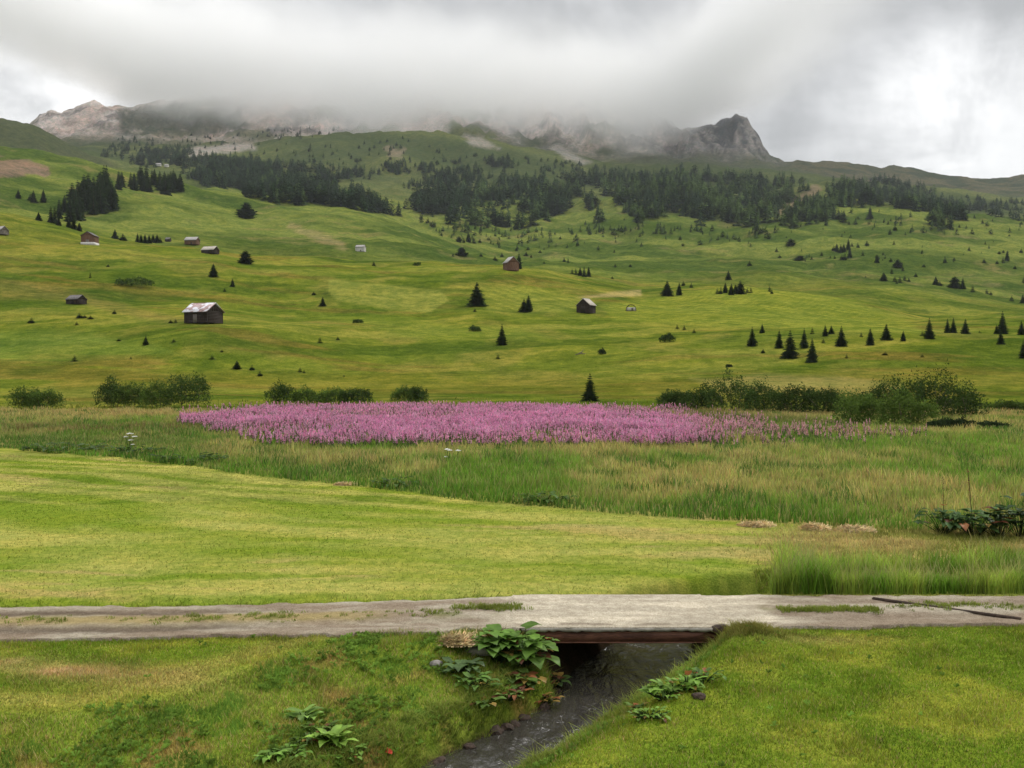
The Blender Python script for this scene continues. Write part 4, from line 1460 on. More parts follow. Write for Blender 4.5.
#        polygon of tree bases, number, metres (low, high), share of pale trees
FOREST = [
    ([(100, 152), (125, 140), (150, 138), (160, 142), (150, 150), (128, 158), (105, 157)], 70, (9, 14), 0.0),
    ([(130, 165), (150, 152), (185, 148), (210, 158), (262, 162), (262, 176), (215, 170), (180, 168)], 210, (13, 19), 0.0),
    ([(185, 176), (215, 170), (262, 172), (262, 198), (240, 192), (205, 184)], 170, (13, 19), 0.05),
    ([(256, 165), (300, 168), (335, 172), (332, 182), (345, 190), (362, 198), (372, 212), (350, 206), (310, 203), (258, 200)], 260, (15, 22), 0.05),
    ([(200, 172), (262, 166), (300, 170), (330, 176), (345, 186), (372, 204), (392, 212), (372, 214), (340, 206), (262, 200)], 190, (13, 20), 0.1),
    ([(330, 170), (372, 170), (382, 176), (378, 178), (330, 180)], 60, (11, 16), 0.05),
    ([(345, 188), (362, 192), (378, 204), (400, 216), (372, 212)], 50, (14, 20), 0.1),
    ([(385, 166), (410, 168), (414, 176), (392, 176)], 34, (11, 16), 0.05),
    ([(418, 166), (435, 167), (436, 174), (420, 174)], 26, (11, 15), 0.05),
    ([(410, 184), (450, 172), (505, 160), (520, 168), (500, 176), (450, 192), (412, 196)], 190, (12, 18), 0.05),
    ([(412, 196), (450, 190), (512, 182), (580, 178), (600, 176), (592, 190), (568, 200), (562, 212), (538, 224), (515, 230), (495, 225), (460, 225), (440, 216), (415, 212)], 560, (14, 24), 0.3),
    ([(590, 176), (680, 172), (768, 180), (805, 180), (800, 190), (780, 205), (770, 215), (760, 226), (735, 222), (705, 220), (672, 212), (648, 220), (628, 206), (600, 190)], 680, (13, 23), 0.45),
    ([(625, 205), (650, 222), (638, 224), (622, 212)], 24, (12, 18), 0.6),
    ([(583, 195), (596, 205), (590, 214), (584, 208)], 16, (14, 20), 0.4),
    ([(596, 210), (606, 222), (600, 226), (594, 218)], 9, (12, 16), 0.4),
    ([(800, 198), (840, 196), (850, 205), (840, 220), (800, 222), (776, 224), (786, 212)], 150, (11, 17), 0.3),
    ([(830, 188), (850, 184), (880, 180), (920, 190), (965, 210), (962, 218), (945, 229), (925, 222), (892, 206), (850, 204), (832, 214), (828, 200)], 420, (13, 21), 0.3),
    ([(940, 196), (985, 200), (1060, 202), (1060, 218), (1000, 216), (962, 210)], 130, (11, 16), 0.0),
    ([(1060, 200), (1250, 205), (1250, 225), (1060, 220)], 90, (11, 16), 0.0),
    ([(-200, 178), (-40, 176), (-40, 182), (-200, 190)], 60, (11, 16), 0.0),
    ([(256, 132), (340, 130), (342, 137), (256, 141)], 34, (8, 12), 0.0),
    ([(262, 140), (330, 140), (420, 150), (500, 150), (540, 160), (420, 168), (300, 164)], 44, (8, 13), 0.0),
    ([(540, 160), (580, 166), (640, 172), (590, 178), (540, 176)], 60, (9, 14), 0.1),
    ([(410, 214), (470, 226), (530, 232), (600, 218), (640, 224), (700, 228), (780, 228), (780, 236), (640, 234), (520, 242), (440, 232)], 110, (5, 11), 0.3),
    ([(800, 222), (860, 212), (900, 214), (945, 230), (1000, 222), (1024, 222), (1024, 234), (930, 238), (850, 226), (800, 232)], 40, (5, 10), 0.2),
    ([(256, 150), (420, 140), (540, 160), (560, 172), (420, 172), (256, 165)], 90, (8, 14), 0.1),
    ([(110, 140), (250, 135), (262, 150), (120, 150)], 50, (8, 12), 0.0),
    ([(512, 236), (560, 230), (640, 226), (760, 232), (760, 245), (512, 250)], 60, (3, 7), 0.2),
    ([(410, 215), (450, 232), (500, 236), (500, 250), (440, 238)], 26, (3, 7), 0.2),
    ([(780, 228), (1024, 226), (1024, 260), (800, 262)], 50, (2, 5), 0.1),
]
LOW = {k: [conifer_mesh(300 + i, 8, 7, w, low=True, kind=k) for i, w in enumerate((0.2, 0.24, 0.27))] for k in ('spruce', 'larch', 'pine')}
fv, fc = [], []
singles = []
for pi, (poly, n, (h0, h1), pale) in enumerate(FOREST):
    pts = in_poly(poly, int(n * 1.6) if n > 100 else n, r0)
    for (u, v) in pts:
        if n > 40:
            u += r0.normal(0, 4)
            v += abs(r0.normal(0, 2.2)) * r0.choice((1, 1, -0.3))
        x, y, z = place(u, v, 640)
        if n > 60 and r0.random() > np.interp(fbm(np.array([x / 62]), np.array([y / 75]), 3, 801)[0], [-0.32, -0.08], [0.10, 1.0]):
            continue
        hm = r0.uniform(h0, h1) * r0.choice((1, 1, 1, 0.7, 0.85)) * (1.12 if h0 > 8 else 1)
        kd = 'spruce' if r0.random() < 0.5 else ('larch' if r0.random() < 0.6 else 'pine')
        is_pale = r0.random() < pale * (1.6 if fbm(np.array([x / 90]), np.array([y / 120]), 2, 811)[0] > 0.05 else 0.4)
        if is_pale and kd == 'spruce':
            kd = 'larch'
        tm = LOW[kd][r0.integers(3)]
        a = r0.uniform(0, 6.28)
        ca, sa = math.cos(a), math.sin(a)
        p = tm.copy()
        p = np.stack([p[:, 0] * ca - p[:, 1] * sa, p[:, 0] * sa + p[:, 1] * ca, p[:, 2]], 1) * (hm * r0.uniform(1.1, 1.6), hm * r0.uniform(1.1, 1.6), hm)
        fv.append(p + (x, y, z - 0.3))
        c = np.array((0.023, 0.042, 0.018)) * r0.uniform(0.7, 1.5)
        if is_pale:
            c = np.array((0.070, 0.110, 0.032)) * r0.uniform(0.8, 1.25)
        fc.append(np.tile(c, (len(p), 1)))
fv = np.concatenate(fv)
fc = np.concatenate(fc)
fo = link_mesh('forest', fv, np.arange(len(fv)).reshape(-1, 3), [M['spruce_far']], colors=fc)
tag(fo, kind='stuff')


# ------------------------------------------------------------------ shrubs
def bush_mesh(seed, lobes, leaf, n, mat):
    r = np.random.default_rng(seed)
    tri = []
    per = int(n * 1.4) // len(lobes)
    for (cx, cy, cz, rx, ry, rz) in lobes:
        d = r.normal(0, 1, (per, 3))
        d /= np.linalg.norm(d, axis=1)[:, None]
        d[:, 2] = np.where(d[:, 2] < -0.35, -d[:, 2], d[:, 2])
        rad = r.uniform(0.55, 1.0, per) ** 0.5
        lump = 1 + 0.28 * np.sin(d[:, 0] * 5 + seed) * np.cos(d[:, 2] * 6 + seed * 2) + 0.15 * r.normal(0, 1, per).clip(-1.5, 2)
        p = d * (rad * lump)[:, None] * (rx, ry, rz) + (cx, cy, cz)
        p[:, 2] = np.where(p[:, 2] < 0.02, r.uniform(0.02, 0.5, len(p)), p[:, 2])
        for i in range(3):
            tri.append(p + r.normal(0, leaf, (per, 3)))
    t = np.stack([np.concatenate(tri[i::3]) for i in range(3)], 1)
    return mesh_from_tris('foliage', t.reshape(-1, 3), [mat])


def stems_mesh(seed, lobes):
    r = np.random.default_rng(seed)
    mb = MB()
    for (cx, cy, cz, rx, ry, rz) in lobes:
        for k in range(3):
            ex, ey, ez = cx + r.uniform(-.5, .5) * rx, cy + r.uniform(-.5, .5) * ry, cz + rz * 0.5
            mb.tube([(cx * 0.5, cy * 0.5, -0.1), (cx * 0.75 + 0.05, cy * 0.75, ez * 0.5), (ex, ey, ez)], [0.04, 0.03, 0.012], 5)
    o = mb.build('stem', M['bark'])
    me = o.data
    bpy.data.objects.remove(o)
    return me


def shrub(u, v, w_px, h_px, label, group, mat='willow', n=2600, leaf=0.09, dmin=0, seed=0, y=None, name='shrub'):
    if y is None:
        x, y, z = place(u, v, dmin)
    else:
        x = (u - 512) / F * y
        z = float(ground_z(x, y))
    s = y / F
    W, Hh = w_px * s, h_px * s
    r = random.Random(seed + int(u))
    lobes = []
    k = max(3, int(round(w_px / max(h_px, 1) * 2.4)) + 1)
    for i in range(k):
        fx = (i + 0.5) / k * 2 - 1
        hh = Hh * 1.22 * (0.55 + 0.45 * math.sqrt(max(0, 1 - fx * fx))) * r.uniform(0.78, 1.05)
        lobes.append((fx * W * 0.42, r.uniform(-0.3, 0.3) * Hh, hh * 0.37, W / k * r.uniform(0.75, 1.15) + 0.15, Hh * r.uniform(0.4, 0.7), hh * 0.62))
    e = empty(name, (x, y, z - 0.15))
    tag(e, label, 'shrub', group)
    f = bpy.data.objects.new('foliage', bush_mesh(seed + int(u), lobes, leaf, n, M[mat]))
    t_ = bpy.data.objects.new('stem', stems_mesh(seed + int(u), lobes))
    for q in (f, t_):
        COL.objects.link(q)
        q.parent = e
    return e


gL = 'willow shrubs along the left edge of the flower field'
shrub(24, 409, 30, 21, 'left half of the isolated round shrub pair at the far left', gL, 'willow', 2600, 0.08)
shrub(44, 409, 32, 20, 'right half of the isolated round shrub pair at the far left', gL, 'willow', 2600, 0.08)
shrub(112, 407, 28, 24, 'left end shrub of the thick willow thicket, dark and upright', gL, 'willow_dark', 3200, 0.08)
shrub(134, 407, 36, 23, 'pale green middle shrub of the willow thicket', gL, 'willow', 3400, 0.08)
shrub(160, 408, 36, 24, 'second pale shrub of the willow thicket, next to the tallest one', gL, 'willow', 3400, 0.08)
shrub(188, 408, 42, 33, 'tallest and darkest shrub at the right end of the willow thicket', gL, 'willow_dark', 4200, 0.08)
shrub(281, 404, 26, 19, 'leftmost bush of the low thicket behind the pink flowers', gL, 'willow_dark', 2200, 0.08)
shrub(305, 404, 30, 15, 'second bush of the low thicket behind the pink flowers', gL, 'willow', 2200, 0.08)
shrub(332, 404, 30, 14, 'third bush of the low thicket behind the pink flowers', gL, 'willow', 2200, 0.08)
shrub(356, 404, 34, 15, 'rightmost bush of the low thicket behind the pink flowers', gL, 'willow_dark', 2200, 0.08)
shrub(404, 402, 26, 15, 'left half of the small lone bush behind the pink flowers', gL, 'willow', 1800, 0.08)
shrub(417, 402, 20, 15, 'right half of the small lone bush behind the pink flowers', gL, 'willow_dark', 1800, 0.08)
gR = 'dark thicket on the right of the flower field'
for (u, v, w, h, mat, lb) in (
    (675, 409, 34, 18, 'willow_dark', 'low dark bush at the left tip of the right-hand thicket'),
    (703, 411, 36, 25, 'willow_dark', 'second bush from the left tip of the right-hand thicket'),
    (734, 413, 46, 33, 'willow_dark', 'tall rounded bush at the left end of the right-hand thicket'),
    (765, 413, 40, 27, 'willow_dark', 'dark bush right of the tall rounded one in the right-hand thicket'),
    (796, 414, 40, 24, 'willow_dark', 'dark bush in the low saddle of the right-hand thicket'),
    (826, 415, 36, 28, 'willow_dark', 'bush with ragged upright shoots in the middle of the right-hand thicket'),
    (858, 425, 44, 34, 'willow', 'pale green bush in front of the middle of the right-hand thicket'),
    (888, 420, 50, 40, 'willow_dark', 'tall bush left of the spruce tip in the right-hand thicket'),
    (908, 428, 50, 32, 'willow', 'pale front bush below the spruce tip'),
    (930, 420, 52, 42, 'willow_dark', 'highest bush around the spruce tip on the right'),
    (962, 419, 50, 30, 'willow_dark', 'bush sloping down at the right end of the thicket'),
    (955, 430, 60, 11, 'juniper', 'low flat dark mound in front of the thicket'),
    (992, 429, 40, 7, 'juniper', 'flattest dark mound trailing off to the right of the thicket'),
    (1010, 412, 50, 10, 'willow', 'low green hedge behind the dry grass at the right edge')):
    shrub(u, v, w, h, lb, gR, mat, 3000, 0.085)
gS = 'low bushes on the slopes'
shrub(135, 287, 42, 9, 'long low dark bush lying across the left slope', gS, 'willow_dark', 1800, 0.14)
shrub(667, 342, 14, 8, 'roundish bush alone below the pale meadow', gS, 'willow_dark', 700, 0.14)
shrub(475, 331, 12, 5, 'flat little bush below the broad dark spruce', gS, 'willow_dark', 500, 0.13)
shrub(358, 323, 10, 4, 'small flat bush in the hollow under the striped patch', gS, 'willow_dark', 400, 0.13)
shrub(417, 266, 8, 3.5, 'small flat bush on the bench right of the white hut', gS, 'willow_dark', 300, 0.16)
shrub(602, 354, 6, 5, 'tiny grey-green bush right of the dead branches', gS, 'juniper', 300, 0.12)
shrub(729, 367, 6, 3, 'tiny bush among the grass above the thicket', gS, 'juniper', 200, 0.1)


def dead_branch():
    x, y, z = place(580, 355)
    mb = MB()
    s = y / F
    for (a, b, c_) in (((-5, 0.2), (-1, 1.2), (4, 2.2)), ((-2, 1.0), (0, 2.6), (2, 3.4)), ((1, 1.8), (3, 4.2), (3.5, 6)), ((0, 1.5), (4, 1.2), (6, 1.4))):
        mb.tube([(a[0] * s, 0, a[1] * s), (b[0] * s, 0.2, b[1] * s), (c_[0] * s, 0.1, c_[1] * s)], [0.10, 0.08, 0.03], 5)
    o = mb.build('dead_branch', M['wood_grey'])
    o.location = (x, y, z)
    tag(o, 'bleached grey dead branches lying on the middle slope', 'branch')


dead_branch()

# ------------------------------------------------------------------ grasses and flowers
GRASS_TINT = np.array((1.02, 1.06, 0.85))


def blades(name, x, y, z, h, w, lean, col, tip, mats, kind='stuff', seg=1):
    """one triangle (or a bent two-piece blade) per stalk, own colours for foot and tip"""
    n = len(x)
    col, tip = col * GRASS_TINT, tip * GRASS_TINT
    a = rng.uniform(0, 2 * math.pi, n)
    ca, sa = np.cos(a) * w / 2, np.sin(a) * w / 2
    b = rng.uniform(0, 2 * math.pi, n)
    lx, ly = np.cos(b) * lean * h, np.sin(b) * lean * h
    base = np.stack([x, y, z], 1)
    if seg == 1:
        v = np.stack([base + np.stack([-ca, -sa, np.zeros(n)], 1), base + np.stack([ca, sa, np.zeros(n)], 1), base + np.stack([lx, ly, h], 1)], 1)
        f = np.arange(n * 3).reshape(-1, 3)
        c = np.stack([col, col, tip], 1)
        o = link_mesh(name, v.reshape(-1, 3), f, mats, colors=c.reshape(-1, 3))
    else:
        mid = base + np.stack([lx * 0.3, ly * 0.3, h * 0.6], 1)
        k = 0.75
        z0 = np.zeros(n)
        v = np.stack([base + np.stack([-ca, -sa, z0], 1), base + np.stack([ca, sa, z0], 1), mid + np.stack([ca * k, sa * k, z0], 1), mid + np.stack([-ca * k, -sa * k, z0], 1),
                      base + np.stack([lx, ly, h], 1)], 1)
        i = np.arange(n)[:, None] * 5
        f = np.concatenate([i + [0, 1, 2], i + [0, 2, 3], i + [3, 2, 4]], 0)
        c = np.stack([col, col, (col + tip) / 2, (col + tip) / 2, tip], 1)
        o = link_mesh(name, v.reshape(-1, 3), f, mats, colors=c.reshape(-1, 3))
    if kind:
        tag(o, kind=kind)
    return o


def jitc(c, n, v=0.18, hv=0.06):
    c = np.asarray(c, float)
    c = np.tile(c, (n, 1)) if c.ndim == 1 else c
    return np.clip(c * rng.normal(1, v, n).clip(0.5, 1.6)[:, None] * (1 + rng.normal(0, hv, (n, 3))), 0.004, 1)


def fan(n, d0, d1, umin=-40, umax=1064, power=1.0):
    """points on the ground, evenly spread over what lies in front of the camera between two distances"""
    t = rng.uniform(0, 1, n)
    D = (d0 ** (2 * power) + t * (d1 ** (2 * power) - d0 ** (2 * power))) ** (1 / (2 * power))
    u = rng.uniform(umin, umax, n)
    return (u - 512) / F * D, D, u


# short turf on the near banks
n = 260000
x, y, u = fan(n, 13.2, 21.5, -90, 1110)
sd = poly_sd(x, y, STREAM)
ra, rb = road_y(x)
ok = (sd > 0.12) & (y < ra + 0.10 + 0.1 * fbm(x * 3, y * 3, 2, 601))
x, y, sd = x[ok], y[ok], sd[ok]
z = hnear(x, y)
c = flat_colour(x, y, z)
tall = sstep(fbm(x * 1.1, y * 1.1, 3, 611), -0.1, 0.6)
xc = np.interp(y, [12, 16.9, 20, 21, 24, 26], [-4, -0.3, 1.7, 2.2, 3.6, 5])
rough = ((x < xc) & (sd < 3.6)) | (sd < 1.0)
h = rng.uniform(0.03, 0.065, len(x)) * (1 + tall * 0.7) * np.where(rough, 1.7, 1.0)
dryp = rng.random(len(x)) < (0.10 + 0.14 * rough)
c = jitc(c, len(x), 0.25, 0.10)
c[dryp] = jitc(G_DRY * 1.05, int(dryp.sum()), 0.25)
dk = (fbm(x * 1.9, y * 1.9, 3, 621) > 0.22) & rough
c[dk] = jitc(G_DARK * 2.0, int(dk.sum()), 0.2)
blades('short_grass', x, y, z - 0.01, h, rng.uniform(0.010, 0.022, len(x)), rng.uniform(0.1, 0.9, len(x)), c, np.clip(c * (1.25, 1.2, 1.3), 0, 1), [M['grass']])

# mown field: sparse stubble and raked wisps
n = 120000
x, y, u = fan(n, 22.5, 62, -40, 1064, 0.62)
ra, rb = road_y(x)
z0 = ground_z(x, y)
uu, vv = proj(x, y, z0)
sd = poly_sd(x, y, STREAM)
ok = (y > rb - 0.12 + 0.1 * fbm(x * 3, y * 3, 2, 631)) & (vv > np.interp(uu, VE_U, VE_V) - 1) & (sd > 0.15)
x, y, z0 = x[ok], y[ok], z0[ok]
c = jitc(flat_colour(x, y, z0), len(x), 0.22, 0.07)
edge = sstep(1.0 - (y - road_y(x)[1]), 0, 0.8)
blades('mown_grass', x, y, z0 - 0.01, rng.uniform(0.03, 0.075, len(x)) * (1 + edge), 0.010 + 0.0006 * y * rng.uniform(0.7, 1.4, len(x)), rng.uniform(0.3, 1.6, len(x)), c, np.clip(c * 1.25, 0, 1), [M['grass']])

# tall rough meadow between the mown field and the slopes
PINK = [(185, 419), (250, 408), (330, 404.5), (512, 403), (600, 406), (700, 409), (705, 414), (790, 426), (870, 430), (925, 433), (890, 437), (760, 441), (690, 447), (560, 444), (440, 441), (330, 440), (262, 434), (210, 428)]


def pink_mask(x, y):
    uu, vv = proj(x, y, 0.5)
    return poly_sd(uu, vv, PINK) + fbm(x * 0.16, y * 0.07, 4, 641) * 9


n = 330000
x, y, u = fan(n, 30, 121, -60, 1084, 0.55)
z0 = ground_z(x, y)
uu, vv = proj(x, y, z0)
ve = np.interp(uu, VE_U, VE_V) + fbm(x * 0.3, y * 0.1, 3, 8) * 3
ok = (vv < ve) & (vv > 408)
x, y, z0, uu, vv, ve = x[ok], y[ok], z0[ok], uu[ok], vv[ok], ve[ok]
k = sstep(fbm(x * 0.16, y * 0.10, 5, 651, 0.65), -0.22, 0.30)
k3 = fbm(x * 0.5, y * 0.3, 3, 661)
green = np.array((0.150, 0.260, 0.042))
tan = np.array((0.46, 0.36, 0.165))
deep = np.array((0.090, 0.185, 0.028))
c = lerp3(green, tan, np.clip(k * 0.85 + k3 * 0.35, 0, 1) * (0.55 + 0.45 * (rng.random(len(x)) < 0.55)))
edge = sstep(20 - (ve - vv), 0, 16)
c = lerp3(c, lerp3(deep, green, rng.random(len(x)) * 0.8), edge * np.clip(0.95 + k3, 0, 1))
# dry fringe under the far shrubs, reddish brown belt on the left, dark strips on the right
fringe = sstep(421 - vv, 0, 4) * (sstep(260 - uu, 0, 60) + sstep(uu, 600, 660)).clip(0, 1)
c = lerp3(c, (0.42, 0.31, 0.15), fringe * 0.8)
belt = np.exp(-((vv - 430) / 4.5) ** 2) * sstep(260 - uu, 0, 60)
c = lerp3(c, (0.17, 0.095, 0.065), belt * 0.75 * (rng.random(len(x)) < 0.8))
gl = np.exp(-((vv - 443) / 7) ** 2) * sstep(250 - uu, 0, 90)
c = lerp3(c, (0.10, 0.155, 0.045), gl * 0.8)
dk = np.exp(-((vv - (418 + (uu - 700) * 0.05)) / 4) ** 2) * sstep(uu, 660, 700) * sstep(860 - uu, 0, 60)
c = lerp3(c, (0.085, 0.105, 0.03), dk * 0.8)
c = jitc(c, len(x), 0.2, 0.07)
clump = sstep(fbm(x * 0.45, y * 0.35, 3, 663), 0.12, 0.3)
c = np.where((clump > 0.5)[:, None] & (rng.random(len(x)) < 0.7)[:, None], jitc((0.085, 0.165, 0.035), len(x), 0.2), c)
h = rng.uniform(0.22, 0.68, len(x)) * (0.75 + 0.5 * sstep(k3, -0.2, 0.5)) * (1 - 0.25 * edge) * (1 - 0.35 * gl)
dry = rng.random(len(x)) < 0.22
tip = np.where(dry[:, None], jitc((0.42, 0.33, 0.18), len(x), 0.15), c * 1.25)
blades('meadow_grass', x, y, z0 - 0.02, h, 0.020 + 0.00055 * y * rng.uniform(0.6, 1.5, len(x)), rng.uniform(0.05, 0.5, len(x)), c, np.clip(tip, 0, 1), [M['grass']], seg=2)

# foot of the slope: rougher grass blurring the break
n = 16000
x, y, u = fan(n, 116, 150, -60, 1084, 0.4)
okk = rng.random(n) < sstep(150 - y, 0, 30)
x, y, u = x[okk], y[okk], u[okk]
n = len(x)
z0 = hfar(x, y)
kk = sstep(fbm(x * 0.05, y * 0.05, 4, 671), -0.2, 0.4)
c = jitc(lerp3((0.14, 0.175, 0.03), (0.25, 0.225, 0.065), kk), n, 0.22)
blades('slope_grass', x, y, z0 - 0.02, rng.uniform(0.2, 0.5, n), 0.0011 * y * rng.uniform(0.6, 1.5, n), rng.uniform(0.1, 0.6, n), c, np.clip(c * 1.2, 0, 1), [M['grass']])

# rosebay willowherb: leafy stalk with a tapering spike of pink blossom
n = 76000
x, y, u = fan(n, 66, 124, 150, 960, 0.5)
m = pink_mask(x, y)
uu, vv = proj(x, y, 0.0)
dens = np.where(uu > 700, 0.42, 1.0) * np.where((uu > 600) & (vv < 418 + (uu - 600) * 0.07), 0.35, 1.0)
thin = (sstep(fbm(x * 0.22, y * 0.12, 4, 645), -0.5, 0.25) * 0.75 + 0.25) * np.interp(uu, [600, 720, 900], [1, 0.6, 0.25])
ok = (m < 7) & (rng.random(n) < np.interp(m, [-9, -2, 7], [1, 0.6, 0.05]) * dens * thin)
x, y, uu = x[ok], y[ok], uu[ok]
n = len(x)
z0 = ground_z(x, y)
h = rng.uniform(0.60, 1.12, n) * (1 + 0.25 * fbm(x * 0.3, y * 0.2, 3, 648))
tri, colr = [], []
for q in range(3):            # green leafy stem
    a = rng.uniform(0, 6.28, n)
    w = 0.035 + 0.0006 * y
    ca, sa = np.cos(a) * w, np.sin(a) * w
    zb, zt = h * (0.12 + 0.2 * q), h * (0.42 + 0.2 * q)
    tri.append(np.stack([np.stack([x - ca, y - sa, z0 + zb], 1), np.stack([x + ca, y + sa, z0 + zb], 1), np.stack([x, y, z0 + zt], 1)], 1))
    cc = jitc((0.095, 0.125, 0.045), n, 0.2)
    colr.append(np.repeat(cc[:, None, :], 3, 1))
pk1 = np.array((0.74, 0.25, 0.47))
pk2 = np.array((0.76, 0.42, 0.58))
fade = sstep(uu, 650, 800)
pc = lerp3(lerp3(pk1, pk2, rng.random(n)), (0.60, 0.34, 0.31), fade * 0.75)
for q in range(6):            # blossom whorls
    a = rng.uniform(0, 6.28, n)
    f = q / 6
    w = (0.062 * (1 - 0.7 * f) + 0.0003 * y) * rng.uniform(0.7, 1.3, n)
    ca, sa = np.cos(a) * w, np.sin(a) * w
    zb = h * (0.50 + 0.44 * f) * rng.uniform(0.96, 1.04, n)
    zt = zb + h * 0.12
    tri.append(np.stack([np.stack([x - ca, y - sa, z0 + zb], 1), np.stack([x + ca, y + sa, z0 + zb + 0.02], 1), np.stack([x + rng.normal(0, 0.02, n), y, z0 + zt], 1)], 1))
    cc = jitc(pc, n, 0.14, 0.05)
    colr.append(np.repeat(cc[:, None, :], 3, 1))
tri = np.concatenate(tri).reshape(-1, 3)
colr = np.concatenate(colr).reshape(-1, 3)
fl = link_mesh('willowherb', tri, np.arange(len(tri)).reshape(-1, 3), [M['flower']], colors=colr)
tag(fl, 'broad drift of pink willowherb in bloom across the wet meadow', 'flowers', kind='stuff')


def tufts(name, pts, n_each, hr, wr, rad, col, tip, lean=0.5, zoff=-0.02):
    xs, ys, hs, ws, cs, ts = [], [], [], [], [], []
    for (px, py, s) in pts:
        k = max(3, int(n_each * s))
        a = rng.uniform(0, 6.28, k)
        r = rad * s * np.sqrt(rng.random(k))
        xs.append(px + np.cos(a) * r)
        ys.append(py + np.sin(a) * r)
        hs.append(rng.uniform(hr[0], hr[1], k) * s * (1 - 0.5 * (r / (rad * s)) ** 2))
        ws.append(rng.uniform(wr[0], wr[1], k))
    x, y, h, w = map(np.concatenate, (xs, ys, hs, ws))
    n = len(x)
    return blades(name, x, y, ground_z(x, y) + zoff, h, w, rng.uniform(0.1, lean * 2, n), jitc(col, n, 0.25), jitc(tip, n, 0.2), [M['grass']], seg=2)


# tall grass standing behind the lane on the right, over the ditch
n = 46000
x = rng.uniform(6.3, 17, n)
yb = np.interp(x, [6, 12, 17], [24.45, 24.5, 25.3])
y = yb + np.abs(rng.normal(0, 0.55, n)) + 0.1 * rng.random(n)
y = np.where(rng.random(n) < 0.45, yb + rng.uniform(1.6, 3.2, n), y)
z0 = hnear(x, y)
ok = (z0 > -0.9) & (x / y > 0.259 + 0.01 * rng.random(n)) & ((y < yb + 1.3) | (rng.random(n) < 0.5))
x, y, z0 = x[ok], y[ok], z0[ok]
n = len(x)
k = sstep(fbm(x * 1.4, y * 0.6, 3, 701), -0.3, 0.5)
c = jitc(lerp3((0.16, 0.28, 0.040), (0.33, 0.40, 0.085), k), n, 0.25)
kk = fbm(x * 0.9, x * 0 + 2, 3, 711)
h = rng.uniform(0.35, 0.85, n) * np.clip(0.85 + 0.6 * kk, 0.45, 1.3) * np.interp(x, [6.3, 7.2, 8.5, 17], [0.7, 1.1, 0.95, 0.9]) * np.where(z0 < -0.1, 1.2, 1)
stalk = rng.random(n) < 0.12
h[stalk] *= 1.6
w = rng.uniform(0.010, 0.022, n)
tip = np.where(stalk[:, None], jitc((0.40, 0.34, 0.19), n, 0.15), c * 1.3)
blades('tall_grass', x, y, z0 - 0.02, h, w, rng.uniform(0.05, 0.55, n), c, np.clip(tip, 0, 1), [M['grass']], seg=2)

# dry straw strip behind it
n = 40000
x = rng.uniform(6.5, 22, n)
y = rng.uniform(26.8, 37, n)
z0 = ground_z(x, y)
uu, vv = proj(x, y, z0)
ok = (uu > 745 + 90 * rng.random(n)) & (vv > 526) & (poly_sd(x, y, STREAM) > 0.1)
x, y, z0 = x[ok], y[ok], z0[ok]
n = len(x)
c = jitc(lerp3((0.20, 0.21, 0.055), (0.42, 0.32, 0.16), sstep(fbm(x * 0.4, y * 0.6, 3, 721), -0.5, 0.35)), n, 0.22)
blades('dry_grass', x, y, z0 - 0.02, rng.uniform(0.06, 0.20, n), rng.uniform(0.012, 0.03, n), rng.uniform(0.2, 0.9, n), c, np.clip(c * 1.25, 0, 1), [M['grass']], seg=2)

# grass hanging over the far rim of the stream just behind the bridge
n = 9000
x = rng.uniform(6.6, 8.5, n)
y = rng.uniform(24.3, 28.0, n)
sd = poly_sd(x, y, STREAM)
ok = (sd > -0.02) & (sd < 0.6) & (y > road_y(x)[1] + 0.1)
x, y = x[ok], y[ok]
z0 = hnear(x, y)
n = len(x)
c = jitc(lerp3((0.19, 0.25, 0.04), (0.32, 0.32, 0.09), rng.random(n)), n, 0.2)
blades('rim_grass', x, y, z0 - 0.02, rng.uniform(0.08, 0.2, n), rng.uniform(0.015, 0.03, n), rng.uniform(0.2, 0.9, n), c, np.clip(c * 1.25, 0, 1), [M['grass']], seg=2)

# weeds: lane centre, lane edges, bank rims
pts = []
for _ in range(420):
    px = rng.uniform(-14, 14)
    a, b = road_y(px)
    t = 0.5 + rng.normal(0, 0.07)
    if -1.2 < px < 6.0:
        continue
    if fbm(np.array([px * 0.7]), np.array([22 * 1.2]), 4, 541)[0] > -0.1 or rng.random() < 0.3:
        pts.append((px, a + (b - a) * t, rng.uniform(0.4, 1.0)))
for _ in range(90):
    pts.append((rng.normal(-0.35, 0.45), rng.normal(22.75, 0.14), rng.uniform(0.6, 1.1)))
for _ in range(130):
    pts.append((rng.uniform(6.1, 8.3), rng.normal(22.55, 0.10), rng.uniform(0.6, 1.2)))
for _ in range(40):
    pts.append((rng.normal(10.1, 0.45), rng.normal(23.0, 0.12), rng.uniform(0.5, 1.0)))
tufts('lane_grass', pts, 26, (0.05, 0.13), (0.008, 0.018), 0.13, (0.125, 0.165, 0.03), (0.24, 0.26, 0.07), 0.6, 0.10)
pts = []
for _ in range(900):
    px = rng.uniform(-14, 14)
    a, b = road_y(px)
    if rng.random() < 0.5:
        if 0.3 < px < 4.3:
            continue
        pts.append((px, a - rng.uniform(-0.05, 0.18), rng.uniform(0.4, 1.0)))
    else:
        pts.append((px, b + rng.uniform(-0.02, 0.2), rng.uniform(0.4, 1.0)))
tufts('verge_grass', pts, 26, (0.06, 0.15), (0.008, 0.018), 0.13, (0.13, 0.165, 0.03), (0.25, 0.26, 0.07), 0.6)
pts = []
for _ in range(5200):
    px, py = rng.uniform(-8, 6), rng.uniform(13.5, 21.0)
    s_ = float(poly_sd(np.array([px]), np.array([py]), STREAM)[0])
    if 0.02 < s_ < 0.7:
        pts.append((px, py, rng.uniform(0.5, 1.25)))
